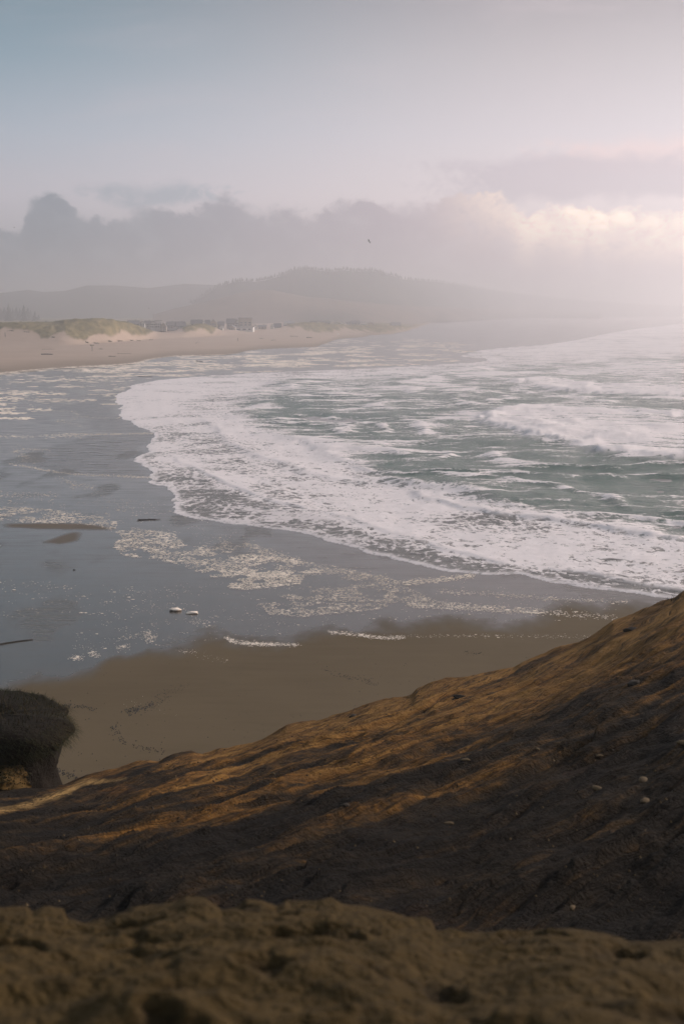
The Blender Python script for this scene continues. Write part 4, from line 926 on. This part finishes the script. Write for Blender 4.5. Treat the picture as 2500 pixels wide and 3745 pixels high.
# ------------------------------------------------------------------ grassy knoll at the left
KR = 40.0; kxp = -95
kb = at_range(kxp, 2880, KR); pxm = KR/F/cos(radians(15))
prof = [(2610,60),(2604,190),(2608,270),(2616,318),(2630,342),(2645,352),(2668,354),(2688,346),(2706,326),(2728,308),(2756,301),(2794,296),(2826,282),(2855,290),(2885,296),(2940,315),(3000,345)]
kn = thing('grassy_knoll', 'dark overhanging knoll capped with shaggy grass at the left border', 'knoll', kb)
V, Fc = [], []; NS = 110
zz = [at_range(kxp, y, KR)[2]-kb[2] for y, _ in prof]
for i_, ((y, rad), z) in enumerate(zip(prof, zz)):
    for k in range(NS):
        q = 2*pi*k/NS; n_ = float(fbm(np.array([cos(q)*2.2+5]), np.array([sin(q)*2.2+z*.9]), 4, 401)[0])-.5
        rr = rad*pxm*(1+n_*.30); V.append((rr*cos(q), rr*sin(q)*1.0, z+n_*.22-.16*max(0, cos(q-.9))**4*(i_ < 4)))
for i in range(len(prof)-1):
    for k in range(NS): Fc.append((i*NS+k, i*NS+(k+1) % NS, (i+1)*NS+(k+1) % NS, (i+1)*NS+k))
Fc.append(tuple(range(NS)))
soil = raw_mesh('mound', V, Fc, MAT['soil'], kn, True)
Vn = np.array(V).reshape(len(prof), NS, 3); sp = []
for _ in range(9000):
    i = random.choices(range(len(prof)-9), weights=[.6, 1.2, 1.2, 1.2, 1.6, 1.6, 1.6, 1.3])[0]; k = random.randrange(NS); f = random.random()
    p_ = Vector(Vn[i, k])*(1-f)+Vector(Vn[i+1, k])*f; q = 2*pi*k/NS; o_ = Vector((cos(q), sin(q), 0))
    hi = 1-i/8; d = o_*random.uniform(.2, 1.0)+Vector((random.uniform(-.6, .6), random.uniform(-.6, .6), .25+.9*hi*random.random()-.5*(1-hi)))
    edge = sst(np.array(cos(q-.15)), .55, 1.0)*(i < 6); tone = random.uniform(.05, .5)+.45*float(edge)*random.random()  # blades on the right side tinted paler, sunlit highlight put into their colour
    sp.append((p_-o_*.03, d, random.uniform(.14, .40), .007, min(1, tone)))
for _ in range(160):   # tall stems standing on top
    u = random.uniform(0, 1)*2.2; q = random.uniform(-1.3, 1.0); p_ = Vector((u*cos(q), u*sin(q), zz[1]-.03)); sp.append((p_, Vector((random.uniform(-.6, .5), random.uniform(-.3, .3), 1)), random.uniform(.4, .85), .005, random.uniform(.2, .8)))
blades(sp, 'grass', kn)['kind'] = 'stuff'
sp = []
for k in range(26):    # roots hanging under the overhang
    q = random.uniform(-1.0, .4); p_ = Vector((352*pxm*.97*cos(q), 352*pxm*.97*sin(q), zz[7]-random.uniform(-.02, .2))); sp.append((p_, Vector((cos(q), sin(q), random.uniform(-.7, .3))), random.uniform(.1, .3), .006, .0))
blades(sp, 'roots', kn)
# low ground plants under the knoll
GP = []
def shr(x, y):
    b = float(sst(np.array(y), 2738., 2860.))*float(sst(np.array(-x), -135., -5.))*float(sst(np.array(x), -415., -300.))
    return KR - 1.75 - 1.2*b + .25*(float(fbm(np.array([x/30.]), np.array([y/24.]), 4, 417)[0])-.5)
for _ in range(1000):
    x = random.gauss(30, 60); y = random.gauss(2800, 42)
    if x > 112 or y < 2735: continue
    X0, Y0, Z0 = at_range(x, y, shr(x, y)-.03); p_ = Vector((X0, Y0, Z0-.02))
    for __ in range(3): GP.append((p_+Vector((random.uniform(-.05, .05), random.uniform(-.05, .05), 0)), Vector((random.uniform(-1, 1), random.uniform(-1, .3), random.uniform(.3, 1))), random.uniform(.04, .10), .018, random.choice((.05, .15, .25, .4, .8))))
# shoulder of soil that carries them
SH, SF = [], []; na, nb_ = 40, 26
for i in range(nb_):
    for j in range(na):
        x = -420 + (530 + 95*float(fbm(np.array([i/5.5]), np.array([.7]), 3, 413)[0]-.5) - 40*((i-12)/13)**2)*j/(na-1); y = 2742 + 150*i/(nb_-1) + 34*float(fbm(np.array([j/6.]), np.array([3.3]), 3, 415)[0]-.5); rr = shr(x, y)
        X0, Y0, Z0 = at_range(x, y, rr); n_ = float(fbm(np.array([X0*2]), np.array([Z0*2]), 4, 411)[0])-.5; SH.append((X0, Y0+n_*.25, Z0+n_*.1))
for i in range(nb_-1):
    for j in range(na-1): a = i*na+j; SF.append((a, a+1, a+na+1, a+na))
kn2 = thing('planted_shoulder', 'low soil shoulder with ochre and green ground plants under the knoll', 'ground plants', (0, 0, 0))
raw_mesh('soil', SH, SF, MAT['ochre'], kn2, True); blades(GP, 'plants', kn2)['kind'] = 'stuff'
# wiry tuft on the crest at the right border
q, _ = hit_head(2480, 2190)
if q:
    o = thing('dry_grass_tuft', 'wiry dark grass tuft on the crest at the right border', 'grass tuft', q); sp = [(Vector((random.uniform(-.4, .4), random.uniform(-.2, .2), -.05)), Vector((random.uniform(-1, .5), random.uniform(-.3, .3), 1)), random.uniform(.15, .45), .006, random.uniform(0, .4)) for _ in range(120)]
    blades(sp, 'blades', o)['kind'] = 'stuff'

# ------------------------------------------------------------------ gulls
def gull(x, y, r, span, bank, head, label):
    X0, Y0, Z0 = at_range(x, y, r); o = thing('gull', label, 'bird', (X0, Y0, Z0)); o.rotation_euler = (bank[0], bank[1], head); s = span/2
    V, Fc = [], []; seg = 8; pr = [(-.62, .015), (-.5, .06), (-.25, .12), (0, .145), (.25, .12), (.42, .075), (.55, .085), (.66, .05), (.72, .012)]
    for yy, rr in pr:
        for k in range(seg): V.append((rr*s*cos(2*pi*k/seg), yy*s, rr*s*.9*sin(2*pi*k/seg)+(.04*s if yy > .4 else 0)))
    for i in range(len(pr)-1):
        for k in range(seg): Fc.append((i*seg+k, i*seg+(k+1) % seg, (i+1)*seg+(k+1) % seg, (i+1)*seg+k))
    raw_mesh('body', V, Fc, MAT['gull_white'], o, True)
    for sg in (-1, 1):
        top_ = [(.08, .22, .05), (.45, .34, .20), (1.0, .02, .10)]; bot = [(.08, -.16, .05), (.45, -.02, .18), (.72, -.08, .14)]
        Vw = [(sg*a*s, b*s, c*s+dz) for dz in (.02*s, -.015*s) for a, b, c in top_+bot]
        raw_mesh('wing', Vw, [(0, 1, 4, 3), (1, 2, 5, 4), (9, 10, 7, 6), (10, 11, 8, 7), (0, 6, 7, 1), (1, 7, 8, 2), (2, 8, 11, 5), (5, 11, 10, 4), (4, 10, 9, 3)], MAT['gull_dark'], o)
    raw_mesh('tail', [(-.08*s, -.6*s, 0), (.08*s, -.6*s, 0), (.14*s, -.85*s, 0), (-.14*s, -.85*s, 0), (-.08*s, -.6*s, .02*s), (.08*s, -.6*s, .02*s), (.14*s, -.85*s, .015*s), (-.14*s, -.85*s, .015*s)], [(0, 1, 2, 3), (7, 6, 5, 4), (0, 4, 5, 1), (1, 5, 6, 2), (2, 6, 7, 3), (3, 7, 4, 0)], MAT['gull_white'], o)
    raw_mesh('beak', [(-.02*s, .70*s, .04*s), (.02*s, .70*s, .04*s), (0, .70*s, .07*s), (0, .84*s, .035*s)], [(0, 1, 3), (1, 2, 3), (2, 0, 3)], MAT['beak'], o)
gull(1349, 883, 330, 1.5, (radians(20), radians(38), 0), radians(70), 'white gull with spread dark wings gliding above the far hill')
gull(53, 832, 620, 1.3, (radians(5), radians(-15), 0), radians(-100), 'tiny distant gull against the cloud at the left border')
gull(545, 1127, 800, 1.4, (0, radians(10), 0), radians(80), 'tiny distant gull low over the town before the far ridge')

# ------------------------------------------------------------------ sea air: one closed box of even haze
V, Fc = box_data(-9000, 9000, -400, 12200, -4, 182)
hz = raw_mesh('haze', V, [tuple(reversed(f)) if False else f for f in Fc], MAT['haze']); tag(hz, 'pale sea mist hanging over the bay', 'mist', None, 'stuff')
